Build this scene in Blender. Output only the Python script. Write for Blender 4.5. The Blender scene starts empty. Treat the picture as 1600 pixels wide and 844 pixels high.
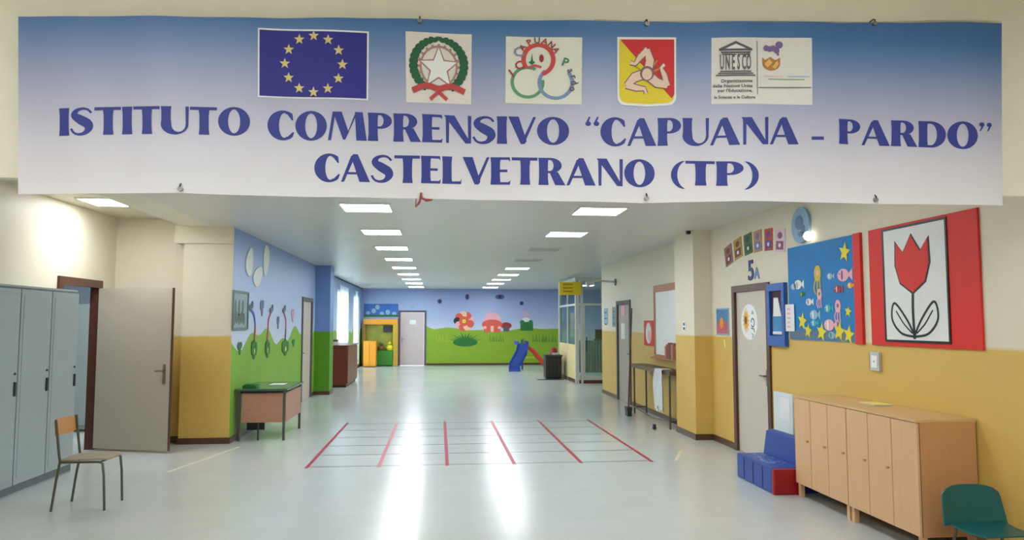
import bpy, bmesh, math, random
from mathutils import Vector, Matrix
random.seed(7)
SC = bpy.context.scene
PI = math.pi

# ------------------------------------------------------------ camera, world, exposure
F_PX = 1150.0
_d = math.sqrt(114**2 + 83**2 + F_PX**2)
YAW = math.asin(114/_d)
PITCH = math.asin(83/_d/math.cos(YAW))
CAM = Vector((0, 0, 1.7))
cd = bpy.data.cameras.new('camera'); cam = bpy.data.objects.new('camera', cd)
SC.collection.objects.link(cam); SC.camera = cam
cam.location = CAM
cam.rotation_euler = (PI/2 + PITCH, 0, -YAW)
cd.sensor_width = 36.0; cd.lens = F_PX/1600*36.0
cd.clip_end = 200

SC.view_settings.view_transform = 'Standard'
SC.view_settings.look = 'None'
SC.view_settings.gamma = 1.0
SC.view_settings.use_curve_mapping = False
SC.view_settings.exposure = 0.55
CEIL_E = 23.0      # light panels of the corridor
HALL_E = 12.5       # unseen panels added in the entrance hall to light the banner
WORLD_E = 5.0

w = bpy.data.worlds.new('daylight'); SC.world = w; w.use_nodes = True
bg = w.node_tree.nodes['Background']
bg.inputs[0].default_value = (0.86, 0.93, 1.0, 1); bg.inputs[1].default_value = WORLD_E

_fwd = Vector((math.sin(YAW)*math.cos(PITCH), math.cos(YAW)*math.cos(PITCH), math.sin(PITCH)))
_rt = Vector((math.cos(YAW), -math.sin(YAW), 0)); _up = _rt.cross(_fwd)
def at(px, py, X=None, Y=None, Z=None):
    """where the sight line through a photo pixel meets a real plane"""
    d = _fwd + _rt*((px-800)/F_PX) - _up*((py-422)/F_PX)
    if X is not None: t = (X-CAM.x)/d.x
    elif Y is not None: t = (Y-CAM.y)/d.y
    else: t = (Z-CAM.z)/d.z
    return CAM + d*t

# ------------------------------------------------------------ materials
def lin(c):
    return tuple(((v/255)/12.92 if v/255 <= .04045 else ((v/255+.055)/1.055)**2.4) for v in c) + (1,)
MATS = {}
def mat(name, rgb, rough=.55, metal=0.0, var=.05, scale=6.0, stretch=None, bump=0.0, coat=0.0, spec=None):
    if name in MATS: return MATS[name]
    m = bpy.data.materials.new(name); m.use_nodes = True
    nt = m.node_tree; b = nt.nodes['Principled BSDF']
    tc = nt.nodes.new('ShaderNodeTexCoord'); mp = nt.nodes.new('ShaderNodeMapping')
    if stretch: mp.inputs['Scale'].default_value = stretch
    nz = nt.nodes.new('ShaderNodeTexNoise'); nz.inputs['Scale'].default_value = scale; nz.inputs['Detail'].default_value = 3
    nt.links.new(tc.outputs['Object'], mp.inputs[0]); nt.links.new(mp.outputs[0], nz.inputs['Vector'])
    mx = nt.nodes.new('ShaderNodeMix'); mx.data_type = 'RGBA'
    c = lin(rgb)
    mx.inputs['A'].default_value = tuple(v*(1-var) for v in c[:3])+(1,)
    mx.inputs['B'].default_value = tuple(min(1, v*(1+var)) for v in c[:3])+(1,)
    nt.links.new(nz.outputs['Fac'], mx.inputs['Factor'])
    nt.links.new(mx.outputs['Result'], b.inputs['Base Color'])
    b.inputs['Roughness'].default_value = rough; b.inputs['Metallic'].default_value = metal
    b.inputs['Coat Weight'].default_value = coat
    if spec is not None: b.inputs['Specular IOR Level'].default_value = spec
    if bump:
        bp = nt.nodes.new('ShaderNodeBump'); bp.inputs['Strength'].default_value = bump; bp.inputs['Distance'].default_value = .01
        nt.links.new(nz.outputs['Fac'], bp.inputs['Height']); nt.links.new(bp.outputs[0], b.inputs['Normal'])
    MATS[name] = m
    return m
def emis(name, rgb, e):
    m = bpy.data.materials.new(name); m.use_nodes = True
    b = m.node_tree.nodes['Principled BSDF']
    b.inputs['Base Color'].default_value = lin(rgb)
    b.inputs['Emission Color'].default_value = lin(rgb); b.inputs['Emission Strength'].default_value = e
    return m
def bands(name, stops, rough=.6, axis=2, var=.03):
    """flat bands / gradients printed or painted along an axis, in object coordinates; stops = (value, rgb)"""
    m = mat(name, (200, 200, 200), rough, var=var)
    nt = m.node_tree; b = nt.nodes['Principled BSDF']; mx = nt.nodes['Mix']
    tc = nt.nodes['Texture Coordinate']
    sp = nt.nodes.new('ShaderNodeSeparateXYZ'); nt.links.new(tc.outputs['Object'], sp.inputs[0])
    lo, hi = stops[0][0], stops[-1][0]
    mr = nt.nodes.new('ShaderNodeMapRange'); mr.inputs['From Min'].default_value = lo; mr.inputs['From Max'].default_value = hi
    nt.links.new(sp.outputs[axis], mr.inputs['Value'])
    cr = nt.nodes.new('ShaderNodeValToRGB'); el = cr.color_ramp.elements
    while len(el) > 1: el.remove(el[-1])
    el[0].position = 0; el[0].color = lin(stops[0][1])
    for v, c in stops[1:]:
        e = el.new((v-lo)/(hi-lo)); e.color = lin(c)
    nt.links.new(mr.outputs[0], cr.inputs[0])
    mu = nt.nodes.new('ShaderNodeMix'); mu.data_type = 'RGBA'; mu.blend_type = 'MULTIPLY'; mu.inputs['Factor'].default_value = 1
    mx.inputs['A'].default_value = (1-var,)*3+(1,); mx.inputs['B'].default_value = (1, 1, 1, 1)
    nt.links.new(cr.outputs[0], mu.inputs['A']); nt.links.new(mx.outputs['Result'], mu.inputs['B'])
    nt.links.new(mu.outputs['Result'], b.inputs['Base Color'])
    return m

DADO = 1.515
cream, yellow = (226, 218, 196), (216, 180, 94)
M_dado = bands('cream_over_yellow_paint', [(0, yellow), (DADO-.004, yellow), (DADO+.004, cream), (4, cream)], .5)
M_cream = mat('cream_paint', cream, .6)
M_creamy = mat('warm_white_paint', (232, 228, 210), .6)
M_ceil = mat('ceiling_panels', (212, 211, 207), .33, var=.04, scale=2.5, spec=.6)
M_ceil2 = mat('recess_ceiling_paint', (214, 208, 186), .6)
M_base = mat('dark_baseboard', (86, 58, 40), .35)
M_sky = bands('mural_sky', [(1.2, (206, 217, 234)), (1.9, (180, 200, 232)), (3.2, (134, 164, 214))], .45, var=.06)
M_skyf = bands('mural_sky_far', [(1.2, (214, 222, 232)), (1.8, (176, 190, 226)), (3.2, (140, 156, 208))], .45, var=.06)
M_skyp = mat('pillar_blue', (112, 146, 204), .45)
M_grass = mat('mural_grass', (126, 176, 46), .45, var=.12, scale=2.2)
M_grassf = mat('mural_grass_far', (138, 172, 40), .45, var=.12, scale=2.2)
M_grassp = mat('pillar_green', (88, 146, 22), .45, var=.1)
M_dkgreen = mat('dark_green', (30, 112, 44), .5, var=.2)
M_brown = mat('dark_brown_wood', (86, 51, 37), .35, var=.2, stretch=(8, 8, .6))
M_door = mat('grey_beige_door', (174, 166, 150), .4, var=.02)
M_doorg = mat('pale_grey_door', (204, 194, 180), .4, var=.02)
M_doorp = mat('pale_mauve_door', (206, 190, 192), .4, var=.02)
M_beech = mat('beech_laminate', (214, 172, 130), .4, var=.07, scale=5, stretch=(5, 5, .5))
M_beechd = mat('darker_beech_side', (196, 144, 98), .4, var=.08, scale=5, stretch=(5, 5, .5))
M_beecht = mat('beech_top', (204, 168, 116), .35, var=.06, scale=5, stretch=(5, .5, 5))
M_gap = mat('dark_gap', (92, 60, 40), .6)
M_lock = mat('grey_blue_steel', (158, 172, 174), .35, var=.03)
M_lockd = mat('steel_edge', (98, 108, 114), .4)
M_steel = mat('steel', (150, 150, 148), .3, .85)
M_tube = mat('dark_steel_tube', (92, 92, 84), .35, .6)
M_black = mat('black', (24, 24, 26), .4)
M_dark = mat('charcoal', (46, 48, 50), .45)
M_white = mat('white', (238, 240, 240), .5)
M_paper = mat('paper', (230, 232, 232), .7)
M_red = mat('poster_red', (216, 40, 32), .55)
M_redv = mat('red_vinyl', (150, 18, 26), .35)
M_bluev = mat('blue_vinyl', (34, 66, 150), .38, var=.08)
M_bluef = mat('blue_frame', (44, 92, 170), .4)
M_bluep = mat('blue_painted_sheet', (20, 122, 190), .6, var=.12, scale=3)
M_teal = mat('teal_plastic', (16, 92, 96), .35)
M_ylw = mat('lemon_yellow', (228, 214, 40), .5)
M_orange = mat('orange', (238, 154, 40), .5)
M_pink = mat('pink', (236, 176, 186), .6)
M_navy = mat('navy_ink', (44, 56, 138), .6, var=.1, scale=2)
M_eu = mat('flag_blue', (38, 36, 136), .6)
M_gold = mat('star_gold', (214, 196, 130), .6)
M_lblue = mat('light_blue', (142, 178, 204), .5, var=.1)
M_green = mat('green', (34, 128, 66), .5, var=.15)
M_cloud = mat('cloud_white', (222, 228, 226), .6)
M_purple = mat('purple', (120, 96, 150), .6)
M_mark = mat('grey_ink', (92, 84, 92), .6)
M_redtape = mat('red_tape', (164, 28, 58), .4)
M_blktape = mat('dark_tape', (66, 70, 80), .35)
M_desk = mat('rosy_brown_laminate', (176, 128, 104), .4, var=.1, stretch=(1, 1, 6))
M_deskt = mat('dark_green_desktop', (66, 92, 78), .12)
M_wine = mat('reddish_brown_wood', (112, 52, 34), .35, var=.2, stretch=(5, 5, .6))
M_seat = mat('plywood', (192, 140, 84), .4, var=.1, scale=9)
M_seatg = mat('grey_brown_plywood', (146, 134, 108), .4, var=.1, scale=9)

def glass_mat(name, tint, fac=.12):
    m = bpy.data.materials.new(name); m.use_nodes = True; nt = m.node_tree; nt.nodes.clear()
    o = nt.nodes.new('ShaderNodeOutputMaterial'); t = nt.nodes.new('ShaderNodeBsdfTransparent'); g = nt.nodes.new('ShaderNodeBsdfGlossy')
    t.inputs[0].default_value = lin(tint); g.inputs['Roughness'].default_value = .03
    x = nt.nodes.new('ShaderNodeMixShader'); x.inputs[0].default_value = fac
    nt.links.new(t.outputs[0], x.inputs[1]); nt.links.new(g.outputs[0], x.inputs[2]); nt.links.new(x.outputs[0], o.inputs[0])
    return m
M_glass = glass_mat('glass', (226, 240, 238))
M_glassg = glass_mat('greenish_glass', (214, 232, 230), .12)
def curtain_mat():
    m = mat('sheer_curtain', (240, 240, 250), .8); nt = m.node_tree
    o = nt.nodes['Material Output']; b = nt.nodes['Principled BSDF']
    t = nt.nodes.new('ShaderNodeBsdfTranslucent'); t.inputs[0].default_value = (.9, .9, .95, 1)
    x = nt.nodes.new('ShaderNodeMixShader'); x.inputs[0].default_value = .7
    nt.links.new(b.outputs[0], x.inputs[1]); nt.links.new(t.outputs[0], x.inputs[2]); nt.links.new(x.outputs[0], o.inputs[0])
    return m
M_curtain = curtain_mat()

def floor_mat():
    m = bpy.data.materials.new('polished_floor'); m.use_nodes = True; nt = m.node_tree; b = nt.nodes['Principled BSDF']
    tc = nt.nodes.new('ShaderNodeTexCoord')
    n1 = nt.nodes.new('ShaderNodeTexNoise'); n1.inputs['Scale'].default_value = 5; n1.inputs['Detail'].default_value = 2
    n2 = nt.nodes.new('ShaderNodeTexNoise'); n2.inputs['Scale'].default_value = .7
    br = nt.nodes.new('ShaderNodeTexBrick'); br.offset = 0; br.inputs['Scale'].default_value = 1
    br.inputs['Brick Width'].default_value = .4; br.inputs['Row Height'].default_value = .4; br.inputs['Mortar Size'].default_value = .0025
    br.inputs['Color1'].default_value = lin((190, 195, 192)); br.inputs['Color2'].default_value = lin((187, 193, 189)); br.inputs['Mortar'].default_value = lin((184, 189, 186))
    for n in (n1, n2, br): nt.links.new(tc.outputs['Object'], n.inputs['Vector'])
    mx = nt.nodes.new('ShaderNodeMix'); mx.data_type = 'RGBA'; mx.blend_type = 'MULTIPLY'; mx.inputs['Factor'].default_value = .06
    nt.links.new(br.outputs[0], mx.inputs['A']); nt.links.new(n1.outputs['Fac'], mx.inputs['B'])
    nt.links.new(mx.outputs['Result'], b.inputs['Base Color'])
    mr = nt.nodes.new('ShaderNodeMapRange'); mr.inputs['To Min'].default_value = .18; mr.inputs['To Max'].default_value = .26
    nt.links.new(n2.outputs['Fac'], mr.inputs[0]); nt.links.new(mr.outputs[0], b.inputs['Roughness'])
    b.inputs['Specular IOR Level'].default_value = .62
    bp = nt.nodes.new('ShaderNodeBump'); bp.inputs['Strength'].default_value = .05; bp.inputs['Distance'].default_value = .01
    n3 = nt.nodes.new('ShaderNodeTexNoise'); n3.inputs['Scale'].default_value = 2.2; nt.links.new(tc.outputs['Object'], n3.inputs['Vector'])
    nt.links.new(n3.outputs['Fac'], bp.inputs['Height']); nt.links.new(bp.outputs[0], b.inputs['Normal'])
    return m
M_floor = floor_mat()

# ------------------------------------------------------------ mesh helpers
class MB:
    """collects shapes, builds ONE mesh object; each shape may carry its own material"""
    def __init__(s): s.bm = bmesh.new(); s.mats = []; s.cur = 0; s.done = s.bm.faces.layers.int.new('done')
    def m(s, mt):
        if mt not in s.mats: s.mats.append(mt)
        s.cur = s.mats.index(mt); return s
    def _tag(s, n0):
        for f in s.bm.faces:
            if not f[s.done]: f.material_index = s.cur; f[s.done] = 1
    def box(s, x0, x1, y0, y1, z0, z1, bev=0.0, M=None):
        n0 = len(s.bm.faces)
        r = bmesh.ops.create_cube(s.bm, size=1)
        for v in r['verts']:
            v.co = Vector(((x0+x1)/2+v.co.x*(x1-x0), (y0+y1)/2+v.co.y*(y1-y0), (z0+z1)/2+v.co.z*(z1-z0)))
        vs = r['verts']
        if bev:
            es = list({e for v in vs for e in v.link_edges})
            rb = bmesh.ops.bevel(s.bm, geom=es, offset=bev, segments=2, affect='EDGES', profile=.6)
            vs = list({v for v in rb['verts']} | {v for v in vs if v.is_valid})
        if M is not None:
            for v in vs: v.co = M @ v.co
        s._tag(n0); return s
    def poly(s, pts):
        n0 = len(s.bm.faces)
        s.bm.faces.new([s.bm.verts.new(p) for p in pts]); s._tag(n0); return s
    def prism(s, pts, d):
        """closed outline pts (3D, planar) pushed along vector d"""
        n0 = len(s.bm.faces); d = Vector(d)
        a = [s.bm.verts.new(p) for p in pts]; b = [s.bm.verts.new(Vector(p)+d) for p in pts]
        s.bm.faces.new(a); s.bm.faces.new(b[::-1])
        for i in range(len(a)):
            j = (i+1) % len(a); s.bm.faces.new([a[j], a[i], b[i], b[j]])
        s._tag(n0); return s
    def tube(s, path, r, n=10, cap=True):
        n0 = len(s.bm.faces); path = [Vector(p) for p in path]; rings = []
        rr = r if isinstance(r, (list, tuple)) else [r]*len(path)
        up = None
        for i, p in enumerate(path):
            t = (path[min(i+1, len(path)-1)]-path[max(i-1, 0)]).normalized()
            if up is None:
                up = Vector((0, 0, 1)) if abs(t.z) < .9 else Vector((1, 0, 0))
            u = t.cross(up).normalized(); v = u.cross(t).normalized(); up = v
            rings.append([s.bm.verts.new(p+(u*math.cos(2*PI*k/n)+v*math.sin(2*PI*k/n))*rr[i]) for k in range(n)])
        for a, b in zip(rings, rings[1:]):
            for k in range(n):
                s.bm.faces.new([a[k], a[(k+1) % n], b[(k+1) % n], b[k]])
        if cap: s.bm.faces.new(rings[0][::-1]); s.bm.faces.new(rings[-1])
        s._tag(n0); return s
    def lathe(s, prof, c=(0, 0, 0), n=24):
        n0 = len(s.bm.faces); c = Vector(c); rings = []
        for r, z in prof:
            rings.append([s.bm.verts.new(c+Vector((max(r, 1e-4)*math.cos(2*PI*k/n), max(r, 1e-4)*math.sin(2*PI*k/n), z))) for k in range(n)])
        for a, b in zip(rings, rings[1:]):
            for k in range(n): s.bm.faces.new([a[k], a[(k+1) % n], b[(k+1) % n], b[k]])
        s.bm.faces.new(rings[0][::-1]); s.bm.faces.new(rings[-1])
        s._tag(n0); return s
    def build(s, name, mt=None, parent=None, smooth=False, loc=None):
        if mt is not None and not s.mats: s.mats = [mt]
        bmesh.ops.recalc_face_normals(s.bm, faces=s.bm.faces[:])
        me = bpy.data.meshes.new(name)
        if loc is not None:
            for v in s.bm.verts: v.co -= Vector(loc)
        s.bm.to_mesh(me); s.bm.free()
        for x in s.mats: me.materials.append(x)
        o = bpy.data.objects.new(name, me); SC.collection.objects.link(o)
        if loc is not None: o.location = loc
        if smooth:
            for p in me.polygons: p.use_smooth = True
            try:
                me.set_sharp_from_angle(angle=math.radians(40))
            except Exception: pass
        if parent is not None: o.parent = parent
        return o
def tag(o, label, cat, group=None, kind=None):
    o['label'] = label; o['category'] = cat
    if group: o['group'] = group
    if kind: o['kind'] = kind
    return o
def thing(name, label, cat, loc, rz=0, group=None):
    o = bpy.data.objects.new(name, None); SC.collection.objects.link(o)
    o.location = loc; o.rotation_euler = (0, 0, rz); o.empty_display_size = .1
    return tag(o, label, cat, group)
def struct(name, mb, mt=None):
    o = mb.build(name, mt); o['kind'] = 'structure'; return o
def kids(o): return [c for c in SC.collection.objects if c.parent == o]
def dup(o, loc=None, label=None, parent=None):
    c = o.copy(); SC.collection.objects.link(c)
    if parent is not None: c.parent = parent
    if loc is not None: c.location = loc
    if label: c['label'] = label
    for ch in kids(o): dup(ch, parent=c)
    return c
# flat frames on walls: (a, b) -> world.  c = distance out of the wall
class Fr:
    def __init__(s, o, u, v, n): s.o, s.u, s.v, s.n = Vector(o), Vector(u), Vector(v), Vector(n)
    def p(s, a, b, c=0): return s.o+s.u*a+s.v*b+s.n*c
    def shape(s, mb, pts, c0, t): mb.prism([s.p(a, b, c0) for a, b in pts], s.n*t)
def ell(cx, cy, rx, ry, n=24, a0=0, a1=2*PI):
    return [(cx+rx*math.cos(a0+(a1-a0)*k/n), cy+ry*math.sin(a0+(a1-a0)*k/n)) for k in range(n if abs(a1-a0-2*PI) < 1e-6 else n+1)]
def star(cx, cy, r, r2=None, rot=PI/2, n=5):
    r2 = r2 or r*.42
    return [(cx+(r if k % 2 == 0 else r2)*math.cos(rot+PI*k/n), cy+(r if k % 2 == 0 else r2)*math.sin(rot+PI*k/n)) for k in range(2*n)]
def stroke(fr, mb, pts, w, c0, t):
    """ribbon along pts with width w (number or list)"""
    n = len(pts); ws = w if isinstance(w, (list, tuple)) else [w]*n
    L, R = [], []
    for i in range(n):
        a, b = pts[max(i-1, 0)], pts[min(i+1, n-1)]
        dx, dy = b[0]-a[0], b[1]-a[1]; l = math.hypot(dx, dy) or 1
        nx, ny = -dy/l*ws[i]/2, dx/l*ws[i]/2
        L.append((pts[i][0]+nx, pts[i][1]+ny)); R.append((pts[i][0]-nx, pts[i][1]-ny))
    for i in range(n-1):
        fr.shape(mb, [L[i], L[i+1], R[i+1], R[i]], c0, t)
def curve(pts, k=6):
    """Catmull-Rom through pts"""
    out = []; P = [pts[0]]+list(pts)+[pts[-1]]
    for i in range(1, len(P)-2):
        for j in range(k):
            t = j/k; q = []
            for d in range(2):
                p0, p1, p2, p3 = P[i-1][d], P[i][d], P[i+1][d], P[i+2][d]
                q.append(.5*((2*p1)+(-p0+p2)*t+(2*p0-5*p1+4*p2-p3)*t*t+(-p0+3*p1-3*p2+p3)*t**3))
            out.append(tuple(q))
    out.append(tuple(pts[-1])); return out

# ------------------------------------------------------------ the room
XL, XM, XR, YF, YC, ZC = -4.65, -2.95, 4.0, 30.0, 4.2, 3.08
YREC, YCOL = 11.1, 10.9
struct('floor', MB().box(-8.2, 8.2, -5, YF+.2, -.15, 0), M_floor)
# near left wall with the doorway Y 9.57..10.57
DY0, DY1, DZ = 9.57, 10.58, 2.2
struct('wall_left_near', MB().box(XL-.08, XL, -5, DY0, 0, 3.9).box(XL-.08, XL, DY1, YREC+.15, 0, 3.9).box(XL-.08, XL, DY0, DY1, DZ, 3.9), M_dado)
struct('wall_recess', MB().box(XL, XM-.25, YREC, YREC+.15, 0, 3.4), M_dado)
c = MB().m(M_dado).box(-3.64, XM-.001, YCOL, YCOL+.4, 0, 3.2).m(M_cream).box(-3.76, XM-.002, YCOL-.04, YCOL+.4, 2.84, 3.2)
struct('wall_column_left', c)
struct('ceiling_beam', MB().box(-3.7, XM-.08, YC+.14, YCOL+.3, 3.09, 3.4), M_creamy)
# mural wall
def hill(y0, y1, f, n=40): return [(y0+(y1-y0)*k/n, f(y0+(y1-y0)*k/n)) for k in range(n+1)]
FL = Fr((XM, 0, 0), (0, 1, 0), (0, 0, 1), (1, 0, 0))
FRW = Fr((XR, 0, 0), (0, -1, 0), (0, 0, 1), (-1, 0, 0))     # a = -Y
FF = Fr((0, YF, 0), (1, 0, 0), (0, 0, 1), (0, -1, 0))
LD0, LD1 = 16.35, 17.5
mw = MB().m(M_sky).box(XM-.15, XM, YCOL+.002, LD0, 0, 3.2).box(XM-.15, XM, LD1, 18.0, 0, 3.2).box(XM-.15, XM, LD0, LD1, 2.2, 3.2)
fL = lambda y: 1.46+.12*math.sin(y*2.1)+.07*math.sin(y*5.3+1)
mw.m(M_grass)
FL.shape(mw, [(YCOL+.004, 0)]+[(LD0, 0)]+hill(YCOL+.004, LD0, fL)[::-1], 0, .003)
FL.shape(mw, [(LD1, 0), (18.0, 0)]+hill(LD1, 18.0, fL, 6)[::-1], 0, .003)
struct('wall_left_mural', mw)
pl = MB().m(M_skyp).box(XM-.1, -2.6, 18.0, 18.6, 0, 3.2).m(M_grassp)
pl.box(XM, -2.597, 17.997, 18.6, 0, 1.5)
struct('wall_pillar_left', pl)
# far left wall with windows
XW = -3.1
wins = [(20.6, 21.9, 1.1, 2.75), (23.0, 26.0, 1.05, 2.75), (27.3, 29.3, .12, 2.75)]
fw = MB().m(M_sky); prev = 18.6
for a, b, z0, z1 in wins:
    fw.box(XW-.2, XW, prev, a, 0, 3.2).box(XW-.2, XW, a, b, 0, z0).box(XW-.2, XW, a, b, z1, 3.2); prev = b
fw.box(XW-.2, XW, prev, YF+.2, 0, 3.2)
fw.m(M_grass); prev = 18.6
FW = Fr((XW, 0, 0), (0, 1, 0), (0, 0, 1), (1, 0, 0))
for a, b, z0, z1 in wins:
    FW.shape(fw, [(prev, 0), (a, 0)]+hill(prev, a, fL, 8)[::-1], 0, .003)
    FW.shape(fw, [(a, 0), (b, 0), (b, z0), (a, z0)], 0, .003); prev = b
FW.shape(fw, [(prev, 0), (YF, 0)]+hill(prev, YF, fL, 4)[::-1], 0, .003)
struct('wall_left_far', fw)
for i, (a, b, z0, z1) in enumerate(wins):
    f = MB()
    for q in (a, b-.06): f.box(XW-.12, XW-.04, q, q+.06, z0, z1)
    for q in (z0, z1-.06): f.box(XW-.12, XW-.04, a+.06, b-.06, q, q+.06)
    nm = 2 if b-a > 1.5 else 1
    for k in range(1, nm+1):
        q = a+(b-a)*k/(nm+1); f.box(XW-.11, XW-.05, q-.03, q+.03, z0+.06, z1-.06)
    o = struct('window_%d' % (i+1), f, M_white)
    p = MB().box(XW-.085, XW-.08, a+.06, b-.06, z0+.06, z1-.06).build('pane', M_glass, o)
# far wall
FD0, FD1, FDZ = -1.56, -.58, 2.14
ff = lambda x: 1.44+.05*math.sin(x*1.7+1)+.03*math.sin(x*4.1) + max(0, (-.2-x))*.5
fwm = MB().m(M_skyf).box(XW-.2, FD0, YF, YF+.15, 0, 3.2).box(FD1, 8.2, YF, YF+.15, 0, 3.2).box(FD0, FD1, YF, YF+.15, FDZ, 3.2).m(M_grassf)
FF.shape(fwm, [(XW, 0), (FD0, 0), (FD0, 1.5), (XW, 1.5)], 0, .003)
FF.shape(fwm, [(FD1, 0), (4.95, 0)]+[(x, ff(x)) for x in [FD1+(4.95-FD1)*k/60 for k in range(61)]][::-1], 0, .003)
struct('wall_far', fwm)
# right wall and what lies behind the glass lobby
YE = 17.9
RD0, RD1, RDZ = at(1202, 575, X=XR).y, at(1151, 575, X=XR).y, 2.13      # class door
QD0, QD1, QDZ = at(985, 560, X=XR).y, at(966, 560, X=XR).y, 2.12     # farther door
rw = MB(); PY_ = at(1057, 600, X=3.74).y
for a, b in ((-5, RD0), (RD1, QD0), (QD1, YE)): rw.box(XR, XR+.15, a, b, 0, 3.9)
rw.box(XR, XR+.15, RD0, RD1, RDZ, 3.9).box(XR, XR+.15, QD0, QD1, QDZ, 3.9)
struct('wall_right', rw, M_dado)
struct('wall_right_pilaster', MB().box(3.74, XR, 10.55, PY_, 0, 3.1), M_dado)
struct('wall_right_return', MB().box(XR+.15, 8.2, YE-.15, YE, 0, 3.2), M_dado)
struct('wall_right_far', MB().box(8.0, 8.2, YE, YF, 0, 3.2), M_sky)
struct('wall_back', MB().box(-8, 8, -5.1, -4.95, 0, 3.95), M_cream)
struct('wall_left_room', MB().box(-7.6, -7.5, 7, 13.5, 0, 3).box(-7.5, XL-.08, 13.4, 13.5, 0, 3).box(-7.5, XL-.08, 7, 7.1, 0, 3), mat('blue_grey_paint', (150, 160, 172), .6))
struct('ceiling_left_room', MB().box(-7.6, XL-.08, 7, 13.5, 3, 3.1), M_creamy)
# class rooms behind the doors on the right stay closed by their leaves
struct('ceiling', MB().box(XM-.26, 8.2, YC+.14, YF+.2, ZC, ZC+.12), M_ceil)
struct('ceiling_recess', MB().box(XL-.1, -3.6, YC+.14, YREC+.1, 3.21, 3.35), M_ceil2)
struct('ceiling_left_mural', MB().box(XW-.25, XM-.1, YREC+.15, YF, ZC, ZC+.12), M_ceil)
struct('ceiling_entrance_hall', MB().box(XL-.2, XR+.2, -5, YC+.2, 3.9, 4.0), M_creamy)
struct('wall_header', MB().box(XL, XR, YC+.06, YC+.14, 2.5, 3.9), M_creamy)
# baseboards
bb = [('baseboard_left', [(XL, XL+.015, 1, DY0-.08), (XL, XL+.015, DY1+.08, YREC)]),
      ('baseboard_recess', [(XL+.02, -3.65, YREC-.015, YREC)]),
      ('baseboard_column', [(-3.655, XM+.016, YCOL-.016, YCOL), (-3.655, -3.64, YCOL, YREC)]),
      ('baseboard_mural', [(XM+.003, XM+.018, YCOL, LD0-.07), (XM+.003, XM+.018, LD1+.07, 17.98)]),
      ('baseboard_pillar', [(XM+.02, -2.58, 17.982, 17.996), (-2.596, -2.58, 18.0, 18.6)]),
      ('baseboard_left_far', [(XW+.003, XW+.018, 18.6, YF)]),
      ('baseboard_far', [(XW+.02, FD0-.08, YF-.02, YF-.004), (FD1+.08, 8, YF-.02, YF-.004)]),
      ('baseboard_right', [(XR-.015, XR, 1, RD0-.08), (XR-.015, XR, RD1+.08, 10.55), (XR-.015, XR, PY_, QD0-.08), (XR-.015, XR, QD1+.08, YE)]),
      ('baseboard_pilaster', [(3.725, 3.74, 10.535, PY_+.01), (3.74, XR-.016, 10.535, 10.55)])]
for nme, bs in bb:
    m_ = MB()
    for x0, x1, y0, y1 in bs: m_.box(x0, x1, y0, y1, 0, .085)
    struct(nme, m_, M_base)

# ------------------------------------------------------------ doors
def door_struct(idx, axis, plane, a0, a1, z1, leaf_m, frame_m, sgn, hinge_lo=True, fw_=.07):
    """door in a wall. axis 'Y': wall plane X=plane, opening a0..a1 along Y; sgn = side the room is on"""
    f = MB()
    def bx(mb, a, b, c0, c1, z0, z1_):
        lo, hi = sorted((plane+sgn*c0, plane+sgn*c1))
        if axis == 'Y': mb.box(lo, hi, a, b, z0, z1_)
        else: mb.box(a, b, lo, hi, z0, z1_)
    bx(f, a0-fw_, a0+.015, -.145, .025, 0, z1+fw_); bx(f, a1-.015, a1+fw_, -.145, .025, 0, z1+fw_); bx(f, a0+.015, a1-.015, -.145, .025, z1-.015, z1+fw_)
    fr = struct('door_%d' % idx, f, frame_m)
    l = MB(); bx(l, a0+.019, a1-.019, -.055, -.01, .006, z1-.019)
    leaf = l.build('door_leaf', leaf_m, fr)
    h = MB(); hp = (a1-.08) if hinge_lo else (a0+.08)
    bx(h, hp-.02, hp+.02, -.01, .0, .93, 1.13)
    d = -1 if hinge_lo else 1
    bx(h, min(hp, hp+d*.12), max(hp, hp+d*.12), .03, .045, 1.04, 1.06); bx(h, hp-.008, hp+.008, 0, .045, 1.04, 1.06)
    h.build('door_handle', M_steel, leaf)
    return fr
# on the right wall the class door shows its handle at its near (right-hand) edge
door_struct(1, 'Y', XR, RD0, RD1, RDZ, M_doorg, M_brown, -1, hinge_lo=False)
door_struct(2, 'Y', XR, QD0, QD1, QDZ, M_door, M_mark, -1, hinge_lo=False)
door_struct(3, 'Y', XM, LD0, LD1, 2.2, M_doorg, M_mark, 1, hinge_lo=False)
door_struct(4, 'X', YF, FD0, FD1, FDZ, M_doorp, M_mark, -1, hinge_lo=False)
# open doorway on the left: jambs + open leaf
f = MB().box(XL-.09, XL+.03, DY0-.08, DY0+.02, 0, DZ+.08).box(XL-.09, XL+.03, DY1-.02, DY1+.08, 0, DZ+.08).box(XL-.09, XL+.03, DY0+.02, DY1-.02, DZ-.02, DZ+.08)
d5 = struct('door_5', f, M_brown)
hx, hy = XL+.065, DY1-.045
ang = math.atan2(10.22-hy, -3.55-hx)
LM = Matrix.Translation((hx, hy, 0)) @ Matrix.Rotation(ang, 4, 'Z')
L_ = MB().m(M_door).box(0, 1.12, -.045, 0, .03, 2.17, M=LM).m(M_brown).box(1.12, 1.128, -.045, 0, .03, 2.17, M=LM)
leaf = L_.build('door_leaf', None, d5)
h = MB().box(1.02, 1.06, -.055, -.045, .9, 1.16, .003, M=LM).box(.93, 1.045, -.095, -.08, 1.06, 1.078, .003, M=LM).box(1.03, 1.046, -.09, -.05, 1.06, 1.078, M=LM)
h.build('door_handle', M_steel, leaf)
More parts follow.
